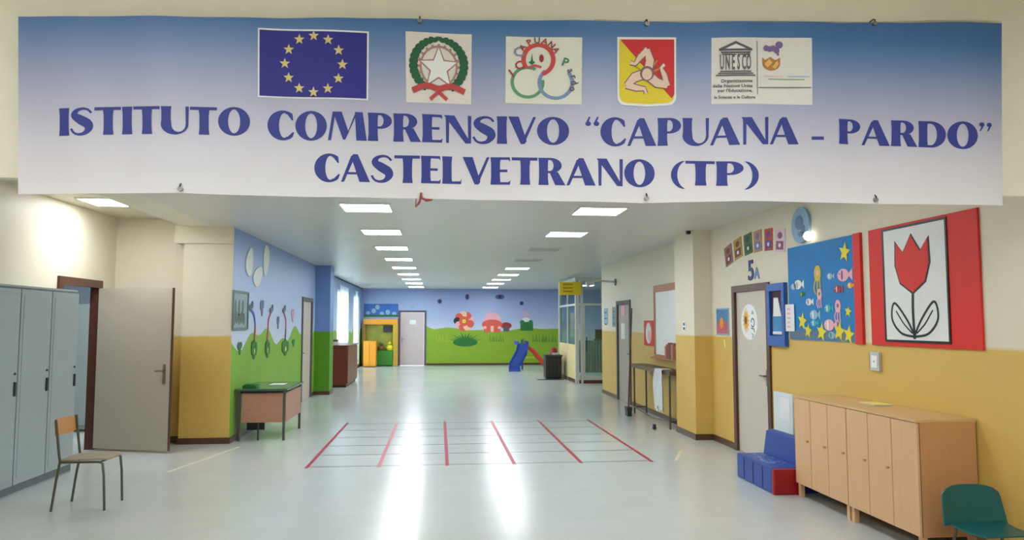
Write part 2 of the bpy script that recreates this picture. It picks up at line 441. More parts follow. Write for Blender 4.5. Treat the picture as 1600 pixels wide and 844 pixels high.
# a grey cupboard standing in the room behind the doorway
b = thing('grey_cupboard', 'tall pale blue-grey cupboard glimpsed through the open doorway on the left', 'cupboard', (-6.0, 12.6, 0))
MB().box(-6.6, -5.2, 12.3, 13.0, .04, 2.0, .01).build('body', M_lock, b).matrix_parent_inverse = b.matrix_basis.inverted()
for k in range(2):
    dd = MB().box(-6.58+k*.69, -5.91+k*.69, 12.28, 12.3, .1, 1.96, .004).build('cupboard_door', M_lock, b); dd.matrix_parent_inverse = b.matrix_basis.inverted()
MB().box(-6.58, -5.22, 12.33, 12.97, 0, .05).build('plinth', M_lockd, b).matrix_parent_inverse = b.matrix_basis.inverted()

def own(root, *obs):
    """parent keeping world coordinates (parts are modelled in world space)"""
    for o in obs:
        o.parent = root
        o.matrix_parent_inverse = (Matrix.Translation(root.location) @ Matrix.Rotation(root.rotation_euler.z, 4, 'Z')).inverted()

# ------------------------------------------------------------ ceiling lights
M_lit = emis('lit_panel', (246, 250, 255), CEIL_E)
M_lit2 = emis('added_hall_panel', (246, 249, 255), HALL_E)
M_off = mat('unlit_panel', (172, 172, 168), .4)
M_frame = mat('white_metal_frame', (222, 222, 218), .4)
def light_panel(x, y, z, label, group, m, r=.28):
    t = thing('ceiling_light', label, 'ceiling light', (x, y, z), 0, group)
    f = MB().box(-r-.02, r+.02, -r-.02, -r, -.014, 0).box(-r-.02, r+.02, r, r+.02, -.014, 0).box(-r-.02, -r, -r, r, -.014, 0).box(r, r+.02, -r, r, -.014, 0)
    f.build('frame', M_frame, t)
    MB().box(-r, r, -r, r, -.01, -.002).build('diffuser', m, t)
    return t
ORD = ['added unseen foremost', 'nearest visible', 'second', 'third', 'fourth', 'fifth', 'sixth', 'seventh', 'eighth', 'farthest']
YS = [6.44, 8.84, 11.2, 13.6, 16.0, 18.4, 20.8, 23.2, 25.6, 28.2]  # first entry: unseen panels added to brighten the foreground and near right wall
l0 = l1 = None
for i, y in enumerate(YS):
    lab = '%s square lit panel of the left row along the corridor ceiling' % ORD[i]
    if l0 is None: l0 = light_panel(-.87, y, ZC, lab, 'lit panels of the left row', M_lit)
    else: dup(l0, (-.87, y, ZC), lab)
lit_i = 0; RN = ['added unseen foremost', 'nearest visible', 'second nearest', 'third nearest', 'fourth nearest', 'fifth nearest', 'second farthest', 'farthest']
off0 = None
for i, y in enumerate(YS):
    x = 1.95
    if i in (3, 4):
        lab = 'unlit grey panel between lit panels of the right row, the %s one' % ('nearer' if i == 3 else 'farther')
        if off0 is None: off0 = light_panel(x, y, ZC, lab, 'unlit panels of the right row', M_off)
        else: dup(off0, (x, y, ZC), lab)
        continue
    lab = '%s lit square panel of the right row along the corridor ceiling' % RN[lit_i]; lit_i += 1
    if l1 is None: l1 = light_panel(x, y, ZC, lab, 'lit panels of the right row', M_lit)
    else: dup(l1, (x, y, ZC), lab)
light_panel(-4.08, 9.55, 3.21, 'square lit panel on the ceiling of the left recess above the lockers', None, M_lit)
light_panel(at(915, 446, Z=ZC).x, at(915, 446, Z=ZC).y, ZC, 'lit panel on the ceiling seen through the glass lobby', None, M_lit)
light_panel(-6.1, 10.3, 3.0, 'added unseen ceiling light panel in the room behind the open doorway', None, M_lit)  # unseen panel added because the side room came out black
light_panel(6.6, 22.0, ZC, 'added lit panel on the ceiling beside the glass lobby at the far right', None, M_lit)  # extra panel added to brighten the dim lobby interior
h0 = None
for (x, y) in ((-2.2, 1.4), (1.9, 1.4), (-2.2, -1.8), (1.9, -1.8)):  # unseen hall panels, added on the camera side to light the banner
    lab = 'added unseen lit panel on the entrance hall ceiling to light the banner, %s' % {(-2.2, 1.4): 'front left', (1.9, 1.4): 'front right', (-2.2, -1.8): 'rear left', (1.9, -1.8): 'rear right'}[(x, y)]
    if h0 is None: h0 = light_panel(x, y, 3.9, lab, 'added entrance hall ceiling panels', M_lit2, .6)
    else: dup(h0, (x, y, 3.9), lab)

# ------------------------------------------------------------ banner
def BZ(px, py):
    p = at(px, py, Y=YC); return (p.x, p.z)
def ripple(x, z): return .008*math.sin(x*5.2+.6)+.004*math.sin(x*13+z*2)
def bpt(x, z, c=0): return Vector((x, YC-.02+ripple(x, z)-c, z))
b_top = [(30, 27), (400, 29), (656, 32), (1010, 36), (1363, 37), (1562, 38)]
b_bot = [(30, 304), (285, 303), (500, 309), (700, 312), (1000, 318), (1150, 315), (1365, 319), (1562, 322)]
def interp(t, x):
    if x <= t[0][0]: return t[0][1]
    for (a, b), (c, d) in zip(t, t[1:]):
        if x <= c: return b+(d-b)*(x-a)/(c-a)
    return t[-1][1]
banner = MB(); bm = banner.bm; NX, NZ = 120, 16; g = []
for j in range(NZ+1):
    row = []
    for i in range(NX+1):
        px = 30+(1562-30)*i/NX; t = interp(b_top, px); bo = interp(b_bot, px)
        x, z = BZ(px, t+(bo-t)*j/NZ); row.append(bm.verts.new(bpt(x, z)))
    g.append(row)
for j in range(NZ):
    for i in range(NX): bm.faces.new([g[j][i], g[j][i+1], g[j+1][i+1], g[j+1][i]])
M_banner = bands('printed_banner_gradient', [(2.38, (226, 225, 228)), (2.66, (208, 207, 218)), (2.9, (182, 182, 204)), (3.12, (148, 158, 194)), (3.3, (102, 134, 182)), (3.43, (66, 112, 168)), (3.6, (58, 102, 160))], .45, var=.04)
BN = banner.build('banner', M_banner, smooth=True)
tag(BN, 'wide printed banner fading from blue to white with school name and five emblems', 'banner')

class Flat2D:
    """2-D shapes given in a local frame, sent to the banner through a map, cut fine enough to follow its ripple"""
    def __init__(s, fn, c=.002): s.fn = fn; s.c = c; s.mb = MB()
    def m(s, mt): s.mb.m(mt); return s
    def poly(s, pts, c=None):
        c = s.c if c is None else c
        n0 = len(s.mb.bm.faces)
        try:
            q = []
            for a, b in pts:
                x, z = s.fn(a, b); q.append(s.mb.bm.verts.new(bpt(x, z, c)))
            s.mb.bm.faces.new(q)
        except ValueError: pass
        s.mb._tag(n0)
    def grid(s, pts, c=None, n=10):
        """quad (4 corners) as an n x n grid"""
        (ax, ay), (bx, by), (cx, cy), (dx, dy) = pts
        for i in range(n):
            for j in range(n):
                q = []
                for u, v in ((i, j), (i+1, j), (i+1, j+1), (i, j+1)):
                    u /= n; v /= n
                    q.append(((ax*(1-u)+bx*u)*(1-v)+(dx*(1-u)+cx*u)*v, (ay*(1-u)+by*u)*(1-v)+(dy*(1-u)+cy*u)*v))
                s.poly(q, c)
    def ring(s, cx, cy, rx, ry, ix, iy, a0=0, a1=360, icx=None, n=28, c=None):
        icx = cx if icx is None else icx
        for k in range(n):
            t0, t1 = math.radians(a0+(a1-a0)*k/n), math.radians(a0+(a1-a0)*(k+1)/n)
            s.poly([(cx+rx*math.cos(t0), cy+ry*math.sin(t0)), (cx+rx*math.cos(t1), cy+ry*math.sin(t1)),
                    (icx+ix*math.cos(t1), cy+iy*math.sin(t1)), (icx+ix*math.cos(t0), cy+iy*math.sin(t0))], c)
    def line(s, pts, w, c=None):
        n = len(pts); ws = w if isinstance(w, (list, tuple)) else [w]*n; L, R = [], []
        for i in range(n):
            a, b = pts[max(i-1, 0)], pts[min(i+1, n-1)]; dx, dy = b[0]-a[0], b[1]-a[1]; l = math.hypot(dx, dy) or 1
            L.append((pts[i][0]-dy/l*ws[i]/2, pts[i][1]+dx/l*ws[i]/2)); R.append((pts[i][0]+dy/l*ws[i]/2, pts[i][1]-dx/l*ws[i]/2))
        for i in range(n-1): s.poly([L[i], L[i+1], R[i+1], R[i]], c)
    def fan(s, pts, c=None):
        cx = sum(p[0] for p in pts)/len(pts); cy = sum(p[1] for p in pts)/len(pts)
        for i in range(len(pts)): s.poly([(cx, cy), pts[i], pts[(i+1) % len(pts)]], c)
    def build(s, name, parent): return s.mb.build(name, None, parent)

# --- letters, unit height 1, drawn as flared thick/thin strokes
ST, TH = .3, .085
def flare(g_, x0, x1, y0=0, y1=1, d=.018):
    n = 4; xm0, xm1 = x0+d, x1-d
    g_([(x0, y0), (x1, y0), (xm1, y0+(y1-y0)*.25), (xm0, y0+(y1-y0)*.25)])
    g_([(xm0, y0+(y1-y0)*.25), (xm1, y0+(y1-y0)*.25), (xm1, y0+(y1-y0)*.75), (xm0, y0+(y1-y0)*.75)])
    g_([(xm0, y0+(y1-y0)*.75), (xm1, y0+(y1-y0)*.75), (x1, y1), (x0, y1)])
def glyph(ch, F):
    P = F.poly
    if ch == 'I': flare(P, 0, ST); return ST
    if ch == 'T':
        P([(0, .89), (.76, .89), (.76, 1.0), (0, 1.0)]); flare(P, .245, .245+ST, 0, .9); return .76
    if ch == 'L':
        flare(P, 0, ST); P([(ST-.02, 0), (.56, 0), (.58, .2), (.54, .1), (ST-.02, .09)]); return .58
    if ch == 'E':
        flare(P, 0, ST)
        P([(ST-.02, 0), (.57, 0), (.59, .16), (.53, .09), (ST-.02, .09)]); P([(ST-.02, .46), (.5, .46), (.5, .55), (ST-.02, .55)])
        P([(ST-.02, .91), (.53, .91), (.58, .84), (.57, 1), (ST-.02, 1)]); return .6
    if ch == 'O':
        F.ring(.46, .5, .46, .52, .175, .43); return .92
    if ch == 'C':
        F.ring(.44, .5, .44, .52, .15, .43, 62, 298, icx=.48, n=26)
        P([(.54, .93), (.64, .965), (.72, .9), (.74, .68), (.7, .68)]); P([(.54, .07), (.64, .035), (.72, .1), (.77, .26), (.73, .28)]); return .77
    if ch == 'U':
        flare(P, 0, ST-.0, .35, 1)
        P([(.7, .35), (.775, .35), (.785, 1), (.69, 1)])
        for k in range(16):
            t0, t1 = PI+PI*k/16, PI+PI*(k+1)/16
            P([(.388+.388*math.cos(t0), .36+.38*math.sin(t0)), (.388+.388*math.cos(t1), .36+.38*math.sin(t1)),
               (.495+.2*math.cos(t1), .36+.28*math.sin(t1)), (.495+.2*math.cos(t0), .36+.28*math.sin(t0))])
        return .785
    if ch == 'D':
        flare(P, 0, ST)
        for k in range(20):
            t0, t1 = -PI/2+PI*k/20, -PI/2+PI*(k+1)/20
            P([(.4+.45*math.cos(t0), .5+.5*math.sin(t0)), (.4+.45*math.cos(t1), .5+.5*math.sin(t1)),
               (.38+.2*math.cos(t1), .5+.41*math.sin(t1)), (.38+.2*math.cos(t0), .5+.41*math.sin(t0))])
        P([(ST-.02, 0), (.4, 0), (.4, .09), (ST-.02, .09)]); P([(ST-.02, .91), (.4, .91), (.4, 1), (ST-.02, 1)]); return .86
    if ch in 'PR':
        flare(P, 0, ST)
        for k in range(16):
            t0, t1 = -PI/2+PI*k/16, -PI/2+PI*(k+1)/16
            P([(.36+.33*math.cos(t0), .72+.28*math.sin(t0)), (.36+.33*math.cos(t1), .72+.28*math.sin(t1)),
               (.34+.11*math.cos(t1), .72+.2*math.sin(t1)), (.34+.11*math.cos(t0), .72+.2*math.sin(t0))])
        P([(ST-.02, .44), (.36, .44), (.36, .52), (ST-.02, .52)]); P([(ST-.02, .92), (.36, .92), (.36, 1), (ST-.02, 1)])
        if ch == 'R':
            P([(.33, .46), (.5, 0), (.8, 0), (.58, .48)]); return .8
        return .7
    if ch == 'V':
        P([(0, 1), (.3, 1), (.53, .1), (.47, 0), (.36, 0)]); P([(.46, 0), (.4, .12), (.72, 1), (.8, 1)]); return .8
    if ch == 'A':
        P([(.42, 1), (.3, .93), (0, 0), (.09, 0), (.4, .86)]); P([(.36, 1), (.5, 1), (.86, 0), (.55, 0), (.31, .88)]); P([(.14, .27), (.6, .27), (.57, .35), (.17, .35)]); return .86
    if ch == 'N':
        P([(.06, 0), (.14, 0), (.15, .8), (.05, 1)]); P([(0, 1), (.3, 1), (.78, .0), (.62, 0)][:4]); P([(.7, 0), (.78, 0), (.79, 1), (.69, 1)]); return .8
    if ch == 'M':
        P([(0, 0), (.09, 0), (.2, .82), (.14, 1)]); P([(.14, 1), (.4, 1), (.6, .28), (.5, .02), (.44, .02)])
        P([(.5, .02), (.58, .3), (.8, 1), (.86, 1)][:4]); P([(.78, 1), (1.0, 1), (1.12, 0), (.82, 0)]); return 1.12
    if ch == 'S':
        pts = curve([(.6, .8), (.5, .925), (.34, .96), (.17, .88), (.13, .72), (.3, .56), (.48, .42), (.53, .25), (.42, .08), (.24, .035), (.1, .1), (.02, .25)], 4)
        n = len(pts); ws = [.07+.25*math.exp(-((i/(n-1)-.5)/.2)**2) for i in range(n)]
        F.line(pts, ws); return .66
    if ch == '(':
        F.ring(.42, .42, .42, .6, .3, .6, 108, 252, icx=.46, n=18); return .34
    if ch == ')':
        F.ring(-.08, .42, .42, .6, .3, .6, -72, 72, icx=-.12, n=18); return .34
    if ch == '-':
        P([(0, .3), (.3, .3), (.3, .42), (0, .42)]); return .3
    if ch in '\u201c\u201d':
        for k in range(2):
            x = k*.24
            if ch == '\u201c': F.fan(ell(x+.1, .78, .085, .085, 12)); P([(x+.015, .78), (x+.1, .82), (x+.17, 1.02), (x+.12, 1.02)])
            else: F.fan(ell(x+.1, .92, .085, .085, 12)); P([(x+.185, .92), (x+.1, .88), (x+.02, .68), (x+.07, .68)])
        return .43
    return .3
class Null:
    poly = ring = line = fan = lambda *a, **k: None
def word(text, x0, x1, top0, top1, bot0, bot1, gap=.03, sag=0):
    """set a word between photo columns x0..x1; top and bottom edges given at both ends"""
    adv = []; tot = 0; N = Null()
    for ch in text: w_ = glyph(ch, N); adv.append((ch, tot, w_)); tot += w_+gap
    tot -= gap
    for_all = []
    F = None
    def mk(off):
        def fn(a, b):
            u = (off+a)/tot; px = x0+(x1-x0)*u
            t = top0+(top1-top0)*u+sag*4*u*(1-u); bo = bot0+(bot1-bot0)*u+sag*4*u*(1-u)
            return BZ(px, bo+(t-bo)*b)
        return fn
    F = Flat2D(mk(0)); F.m(M_navy)
    for ch, off, w_ in adv: F.fn = mk(off); glyph(ch, F)
    o = F.build('lettering', BN)
    o['label'] = 'dark blue lettering ' + text.replace('\u201c', '').replace('\u201d', '').replace('-', 'dash')
    return o
word('ISTITUTO', 95, 392, 171, 170, 214, 213, sag=-2)
word('COMPRENSIVO', 419, 888, 174, 186, 219, 228)
word('\u201cCAPUANA', 912, 1245, 186, 185, 230, 227)
word('-', 1265, 1284, 190, 190, 233, 233)
word('PARDO\u201d', 1308, 1545, 187, 194, 226, 236)
word('CASTELVETRANO', 492, 1022, 242, 251, 285, 293)
word('(TP)', 1047, 1182, 252, 254, 290, 292)

def emblem(name, quad, label, mt, c=.002):
    """white or coloured patch; returns a map from unit square to the banner"""
    (ax, ay), (bx, by), (cx, cy), (dx, dy) = quad      # TL TR BR BL in photo pixels
    def fn(u, v):                                       # v up
        px = (ax*(1-u)+bx*u)*v+(dx*(1-u)+cx*u)*(1-v); py = (ay*(1-u)+by*u)*v+(dy*(1-u)+cy*u)*(1-v)
        return BZ(px, py)
    F = Flat2D(fn, c); F.m(mt); F.grid([(0, 0), (1, 0), (1, 1), (0, 1)], c, 12)
    o = F.build(name, BN); o['label'] = label
    return fn, o
def sub(fn, c=.004): return Flat2D(fn, c)
# European flag
fn, e = emblem('flag_patch', [(404, 45), (577, 52), (576, 159), (404, 153)], 'dark blue flag patch with ring of twelve stars', M_paper)
F = sub(fn, .003); F.m(M_eu); F.grid([(.015, .02), (.985, .02), (.985, .975), (.015, .975)], .003, 10); F.build('flag_field', e)
asp = 173/107
for k in range(12):
    a = 2*PI*k/12; cx, cy = .505+.262*math.sin(a), .5+.262*asp*.96*math.cos(a)
    S_ = sub(fn, .005).m(M_gold); S_.fan([(cx+x*.05, cy+y*.05*asp) for x, y in star(0, 0, 1)]); S_.build('star', e)
# Italian emblem
fn, e = emblem('republic_emblem', [(634, 52), (737, 55), (736, 164), (635, 162)], 'white patch with green wreath, pale star and red ribbon', mat('emblem_paper', (222, 216, 210), .7))
F = sub(fn)
F.m(mat('star_outline', (168, 128, 118), .6)); F.fan(star(.5, .5, .33, .15)); F.ring(.5, .52, .29, .3, .26, .27, n=30, c=.0045)
for k in range(20):
    a = 2*PI*k/20; F.line([(.5+.27*math.cos(a), .52+.27*math.sin(a)), (.5+.32*math.cos(a), .52+.32*math.sin(a))], .035, .0045)
F.m(M_paper); F.fan(star(.5, .5, .29, .125), .006); F.build('star', e)
F = sub(fn, .005); F.m(mat('wreath_green', (30, 92, 58), .6, var=.2))
for sgn in (-1, 1):
    for k in range(13):
        a = math.radians(100+k*11.5); cx, cy = .5+.385*math.cos(a), .54+.37*math.sin(a)
        for dd in (-.035, .035):
            an = a+PI/2+dd*14; q = []
            for x, y in ell(0, 0, .062, .034, 10):
                u_ = cx+dd*.8+(x*math.cos(an)-y*math.sin(an)); v_ = cy+(x*math.sin(an)+y*math.cos(an))
                q.append((u_ if sgn < 0 else 1-u_, v_))
            F.fan(q, .005+.0002*k)
F.build('wreath', e)
F = sub(fn, .0085); F.m(mat('ribbon_red', (186, 66, 66), .6))
for sgn in (-1, 1):
    F.line([(.5+sgn*t, .19+.05*math.sin(t*9)) for t in [i*.04 for i in range(11)]], .085)
    F.line([(.5, .16), (.5+sgn*.13, .05)], .05, .009)
F.build('ribbon', e)
# school logo: three rings and hand-set letters
fn, e = emblem('school_logo', [(790, 59), (908, 62), (907, 166), (789, 163)], 'off-white patch with red, green and blue rings and letters around', mat('logo_paper', (218, 220, 208), .7))
F = sub(fn)
F.m(mat('ring_green', (90, 150, 110), .6)); F.ring(.29, .32, .225, .245, .18, .2, 60, 370)
F.m(mat('ring_blue', (120, 145, 180), .6)); F.ring(.66, .32, .24, .255, .19, .205, 130, 400)
F.m(mat('ring_red', (196, 70, 70), .6)); F.ring(.43, .66, .225, .25, .165, .19, -75, 215, c=.005)
F.line(curve([(.3, .53), (.38, .57), (.47, .545)]), .035, .006)
F.build('rings', e)
def small_text(fnm, txt, u, v, size, parent, mt, rot=0, c=.007, asp=1.0, align='CENTER', name='letter'):
    cu = bpy.data.curves.new('letter', 'FONT'); cu.body = txt; cu.size = size; cu.align_x = align; cu.align_y = 'CENTER'; cu.resolution_u = 2; cu.offset = size*.02
    to = bpy.data.objects.new('tmp', cu); SC.collection.objects.link(to)
    me = bpy.data.meshes.new_from_object(to); bpy.data.objects.remove(to)
    for vtx in me.vertices:
        a, b = vtx.co.x, vtx.co.y; ca, sa = math.cos(rot), math.sin(rot)
        x, z = fnm(u+(a*ca-b*sa), v+(a*sa+b*ca)*asp); vtx.co = bpt(x, z, c)
    me.materials.clear(); me.materials.append(mt)
    o = bpy.data.objects.new(name, me); SC.collection.objects.link(o); o.parent = parent
    return o
M_rl = mat('red_letter', (160, 44, 56), .6); M_bl = mat('pale_blue_letter', (130, 140, 180), .6)
small_text(fn, 'I', .08, .44, .17, e, M_rl, .6); small_text(fn, 'C', .18, .56, .17, e, M_rl, .5)
small_text(fn, 'C', .17, .76, .2, e, M_bl, .3)
for ch, a in zip('APUANA', (142, 118, 94, 72, 50, 30)):
    small_text(fn, ch, .43+.26*math.cos(math.radians(a)), .66+.285*math.sin(math.radians(a)), .12, e, M_rl if a not in (94,) else M_mark, math.radians(a-90))
small_text(fn, 'P', .78, .62, .17, e, mat('green_letter', (70, 130, 96), .6), -.3)
for ch, u, v in (('a', .85, .5), ('r', .89, .41), ('d', .9, .32), ('o', .88, .23)):
    small_text(fn, ch, u, v, .13, e, M_mark, -1.2)
F = sub(fn, .006); F.m(M_dkgreen); F.fan([(.3, .62), (.33, .64), (.345, .76), (.36, .64), (.39, .62), (.345, .58)]); F.build('green_ornament', e); F = sub(fn, .006); F.m(M_rl); F.fan(ell(.47, .68, .03, .06, 12)); F.build('red_ornament', e)
# Sicilian shield: gold and red with three legs around a head
fn, e = emblem('shield_backing', [(963, 60), (1055, 60), (1055, 166), (963, 166)], 'shield in red and yellow with three bent legs', M_banner, .0005)
F = sub(fn, .002); shp = [(0, 1), (1, 1), (1, .14)]+[(.88+.12*math.cos(-a), .12+.12*math.sin(-a)) for a in (0, .5, 1, 1.5)]+[(.5, -.02)]+[(.12-.12*math.sin(a), .12-.12*math.cos(a)) for a in (0, .5, 1, 1.5)]+[(0, .14)]
F.m(M_paper); F.fan(shp, .004); F.build('shield_border', e)
F = sub(fn, .006); F.m(mat('shield_yellow', (222, 200, 36), .6)); s2 = [(.5+(x-.5)*.93, .5+(y-.5)*.93) for x, y in shp]; F.fan(s2)
F.m(mat('shield_red', (200, 32, 38), .6)); F.poly([(.05, .96), (.965, .965), (.965, .16), (.92, .1)], .0075); F.build('shield_field', e)
F = sub(fn, .009); M_skin = mat('pale_skin_print', (226, 196, 176), .6)
M_ol = mat('print_outline', (120, 96, 90), .6)
for dark in (1, 0):
    F.m(M_ol if dark else M_skin); ex = .03 if dark else 0; cc = .009 if dark else .0105
    for a in (90, -30, 210):
        def R2(x, y, a=a):
            r = math.radians(a-90); return (.5+(x*math.cos(r)-y*math.sin(r)), .46+(x*math.sin(r)+y*math.cos(r))*.88)
        F.line([R2(0.02, .06), R2(.05, .22), R2(.0, .4)], [.13+ex, .13+ex, .08+ex], cc)
        F.line([R2(0.01, .4), R2(-.12, .27), R2(-.2, .16), R2(-.28, .18)], [.09+ex, .08+ex, .05+ex, .05+ex], cc)
F.m(M_ol); F.fan(ell(.5, .46, .12, .11, 16), .0115); F.m(M_skin); F.fan(ell(.5, .45, .085, .085, 16), .0125)
F.m(mat('ear_of_wheat', (176, 150, 40), .6))
for a in (150, 200, 310, 330, 20, 50): F.line([(.5+.13*math.cos(math.radians(a)), .46+.12*math.sin(math.radians(a))), (.5+.27*math.cos(math.radians(a)), .46+.25*math.sin(math.radians(a)))], .025, .0085)
F.build('three_legs', e)
# temple emblem with its neighbour
fn, e = emblem('temple_emblem', [(1110, 61), (1265, 62), (1266, 166), (1110, 164)], 'white patch with grey columned temple and amber bowl', mat('emblem_white', (220, 218, 214), .7))
F = sub(fn, .0055); F.m(M_mark)
F.poly([(.07, .83), (.235, .945), (.4, .83), (.4, .8), (.07, .8)]); F.m(M_paper); F.poly([(.13, .83), (.235, .9), (.34, .83)], .007); F.m(M_mark)
F.poly([(.085, .79), (.385, .79), (.375, .76), (.095, .76)])
F.poly([(.1, .755), (.38, .755), (.38, .735), (.1, .735)], .0045)
for k in range(3): F.grid([(.085-.02*k, .5-.03*k), (.385+.02*k, .5-.03*k), (.39+.02*k, .48-.03*k), (.08-.02*k, .48-.03*k)], .0055, 6)
F.poly([(.445, .14), (.451, .14), (.451, .95), (.445, .95)])
F.poly([(.46, .24), (.985, .25), (.985, .262), (.46, .252)])
F.build('temple', e)
for ch, x in zip('UNESCO', (.1, .155, .21, .262, .315, .362)): small_text(fn, ch, x, .617, .062, e, M_mark, 0, .007, 5.2, 'CENTER', 'temple_column')
for txt, v in (('Organizzazione', .345), ('delle Nazioni Unite', .27), ("per l'Educazione,", .2)):
    small_text(fn, txt, .4, v, .05, e, M_mark, 0, .005, 1.35, 'RIGHT', 'caption')
small_text(fn, 'la Scienza e la Cultura', .225, .1, .045, e, M_mark, 0, .005, 1.35, 'CENTER', 'caption')
F = sub(fn, .005); F.m(mat('amber', (176, 122, 52), .6, var=.3, scale=40)); F.fan(ell(.59, .62, .09, .115, 24, PI, 2*PI)+[(.68, .7), (.63, .66), (.58, .71), (.53, .66), (.5, .7)])
F.m(mat('amber_light', (224, 176, 110), .6)); F.poly([(.52, .6), (.57, .68), (.6, .62), (.55, .55)], .006); F.poly([(.6, .56), (.65, .66), (.665, .6), (.63, .53)], .006)
F.m(M_purple); F.fan(ell(.67, .89, .038, .055, 14)); F.line([(.63, .82), (.66, .87)], .03)
for a in range(4): F.fan(ell(.54+.035*a, .84-.012*a*(a % 2), .028, .045, 10), .0055+.0003*a)
F.line([(.65, .82), (.66, .73)], .02)
F.build('bowl', e)
F = sub(fn, .005); F.m(M_pink); F.line([(.52, .42), (.7, .42)], .012); F.m(M_lblue); F.line([(.75, .42), (.97, .42)], .012); F.m(M_green); F.line([(.56, .375), (.92, .375)], .008); F.build('illegible_lines', e)

# eyelets, cord and clips that hold the banner
def stud(px, py, label, i):
    x, z = BZ(px, py); p = bpt(x, z, .0)
    t = thing('banner_hook', label, 'hook', tuple(p), 0, 'hooks along the banner edges')
    o = MB().tube([p+Vector((0, -.016, 0)), p+Vector((0, .0, 0))], .014, 12).build('eyelet', M_steel)
    k = MB().tube([p+Vector((0, -.012, 0)), p+Vector((0, -.014, .02)), p+Vector((0, 0, .03)), p+Vector((0, .1, .03))], .004, 8).build('nail', M_dark)
    own(t, o, k)
for i, (px, py, l) in enumerate([(656, 36, 'small hook at the upper banner edge above the green wreath emblem'),
        (1009, 40, 'small hook at the upper banner edge above the yellow and red shield'),
        (1363, 39, 'small hook at the upper banner edge, rightmost'),
        (285, 297, 'small dark hook at the lower banner edge, leftmost'),
        (1009, 311, 'small hook at the lower banner edge below the parenthesis'),
        (1366, 313, 'small hook at the lower banner edge, rightmost')]): stud(px, py, l, i)
rb = MB(); x, z = BZ(658, 311)
P_ = lambda a, b: (x+a, YC-.035, z+b)
rb.tube([P_(0, .0), P_(.03, -.012), P_(.065, -.01)], [.004, .008, .004], 8); rb.tube([P_(0, 0), P_(-.012, -.03), P_(-.03, -.052)], [.004, .007, .004], 8)
rb.tube([P_(0, .03), P_(0, 0)], .006, 8).box(x-.009, x+.009, YC-.044, YC-.028, z-.008, z+.008, .003)
rb.tube([P_(-.03, -.05), (x-.03, YC+.06, z+.02)], .003, 6)
tag(rb.build('red_ribbon', mat('dull_red_ribbon', (150, 60, 56), .6)), 'small red knotted ribbon hanging at the lower edge of the banner', 'ribbon')
cdm = MB(); pts = []
for px, py in [(930, 27), (1009, 30), (1180, 29), (1363, 31), (1480, 28), (1570, 29)]:
    q = BZ(px, py); pts.append((q[0], YC+.03, q[1]))
cdm.tube(pts, .006, 8); tag(cdm.build('cable', M_creamy, smooth=True), 'thin cream cable running above the right half of the banner', 'cable')

# ------------------------------------------------------------ lockers, left
LX = -4.17
t = thing('steel_locker', 'tall grey-blue steel locker cabinet against the left wall before the open doorway', 'locker', (-4.4, 8.1, 0))
body = MB().m(M_lock).box(XL+.01, LX-.02, 7.23, 9.03, .0, 2.08, .004).m(M_lockd).box(LX-.02, LX-.015, 7.24, 9.02, .02, 2.06).build('body')
ds = [body]
for k in range(3):
    y0 = 7.235+k*.598
    d = MB().box(LX-.015, LX, y0+.008, y0+.588, .1, 2.04, .004).box(LX, LX+.004, y0+.05, y0+.545, .16, 1.98, .003).build('locker_door', M_lock)
    hd = MB().box(LX+.004, LX+.022, y0+.52, y0+.545, .98, 1.12, .004).tube([(LX+.004, y0+.53, 1.2), (LX+.016, y0+.53, 1.2)], .012, 10).build('door_handle', M_dark)
    own(t, d); hd.parent = d; ds.append(d)
pl_ = MB().box(XL+.02, LX-.03, 7.25, 9.01, 0, .02).build('plinth', M_lockd)
own(t, body, pl_)

# ------------------------------------------------------------ classroom chair, left
t = thing('school_chair', 'small school chair with plywood back and grey steel legs in front of the lockers', 'chair', (-3.26, 7.35, 0), 0)
x0, x1, y0, y1 = -3.47, -3.03, 7.17, 7.55
parts = []
for y in (y0, y1):
    fy = y
    parts.append(MB().tube([(x0-.01, fy, 0), (x0+.02, fy, .25), (x0+.05, fy, .44), (x0+.04, fy, .5), (x0+.0, fy, .82)], .011, 10).build('leg', M_tube, smooth=True))
    parts.append(MB().tube([(x1+.01, fy, 0), (x1-.005, fy, .3), (x1-.02, fy, .42), (x1-.05, fy, .435), (x0+.05, fy, .435)], .011, 10).build('leg', M_tube, smooth=True))
for x in (x0+.06, x1-.05): parts.append(MB().tube([(x, y0, .43), (x, y1, .43)], .01, 8).build('crossbar', M_tube))
m_ = MB(); n = 14
outl = [(-.2, -.19), (.16, -.19), (.21, -.16), (.225, -.1), (.225, .1), (.21, .16), (.16, .19), (-.2, .19)]
m_.prism([(-3.235+a, 7.36+b, .445+(.008 if abs(a) < .19 else 0)) for a, b in outl], (0, 0, .012))
parts.append(m_.build('seat', M_seatg))
m_ = MB(); rows = []
for i in range(11):
    u = -1+2*i/10; yy = 7.36+u*.185; xb = x0-.005-.03*(1-u*u)
    hgt = .075*(1-.25*u**4)
    rows.append((Vector((xb, yy, .735-hgt)), Vector((xb-.01, yy, .745+hgt))))
for (a, b), (c_, d_) in zip(rows, rows[1:]): m_.prism([a, c_, d_, b], (.011, 0, 0))
parts.append(m_.build('backrest', M_seat))
own(t, *parts)

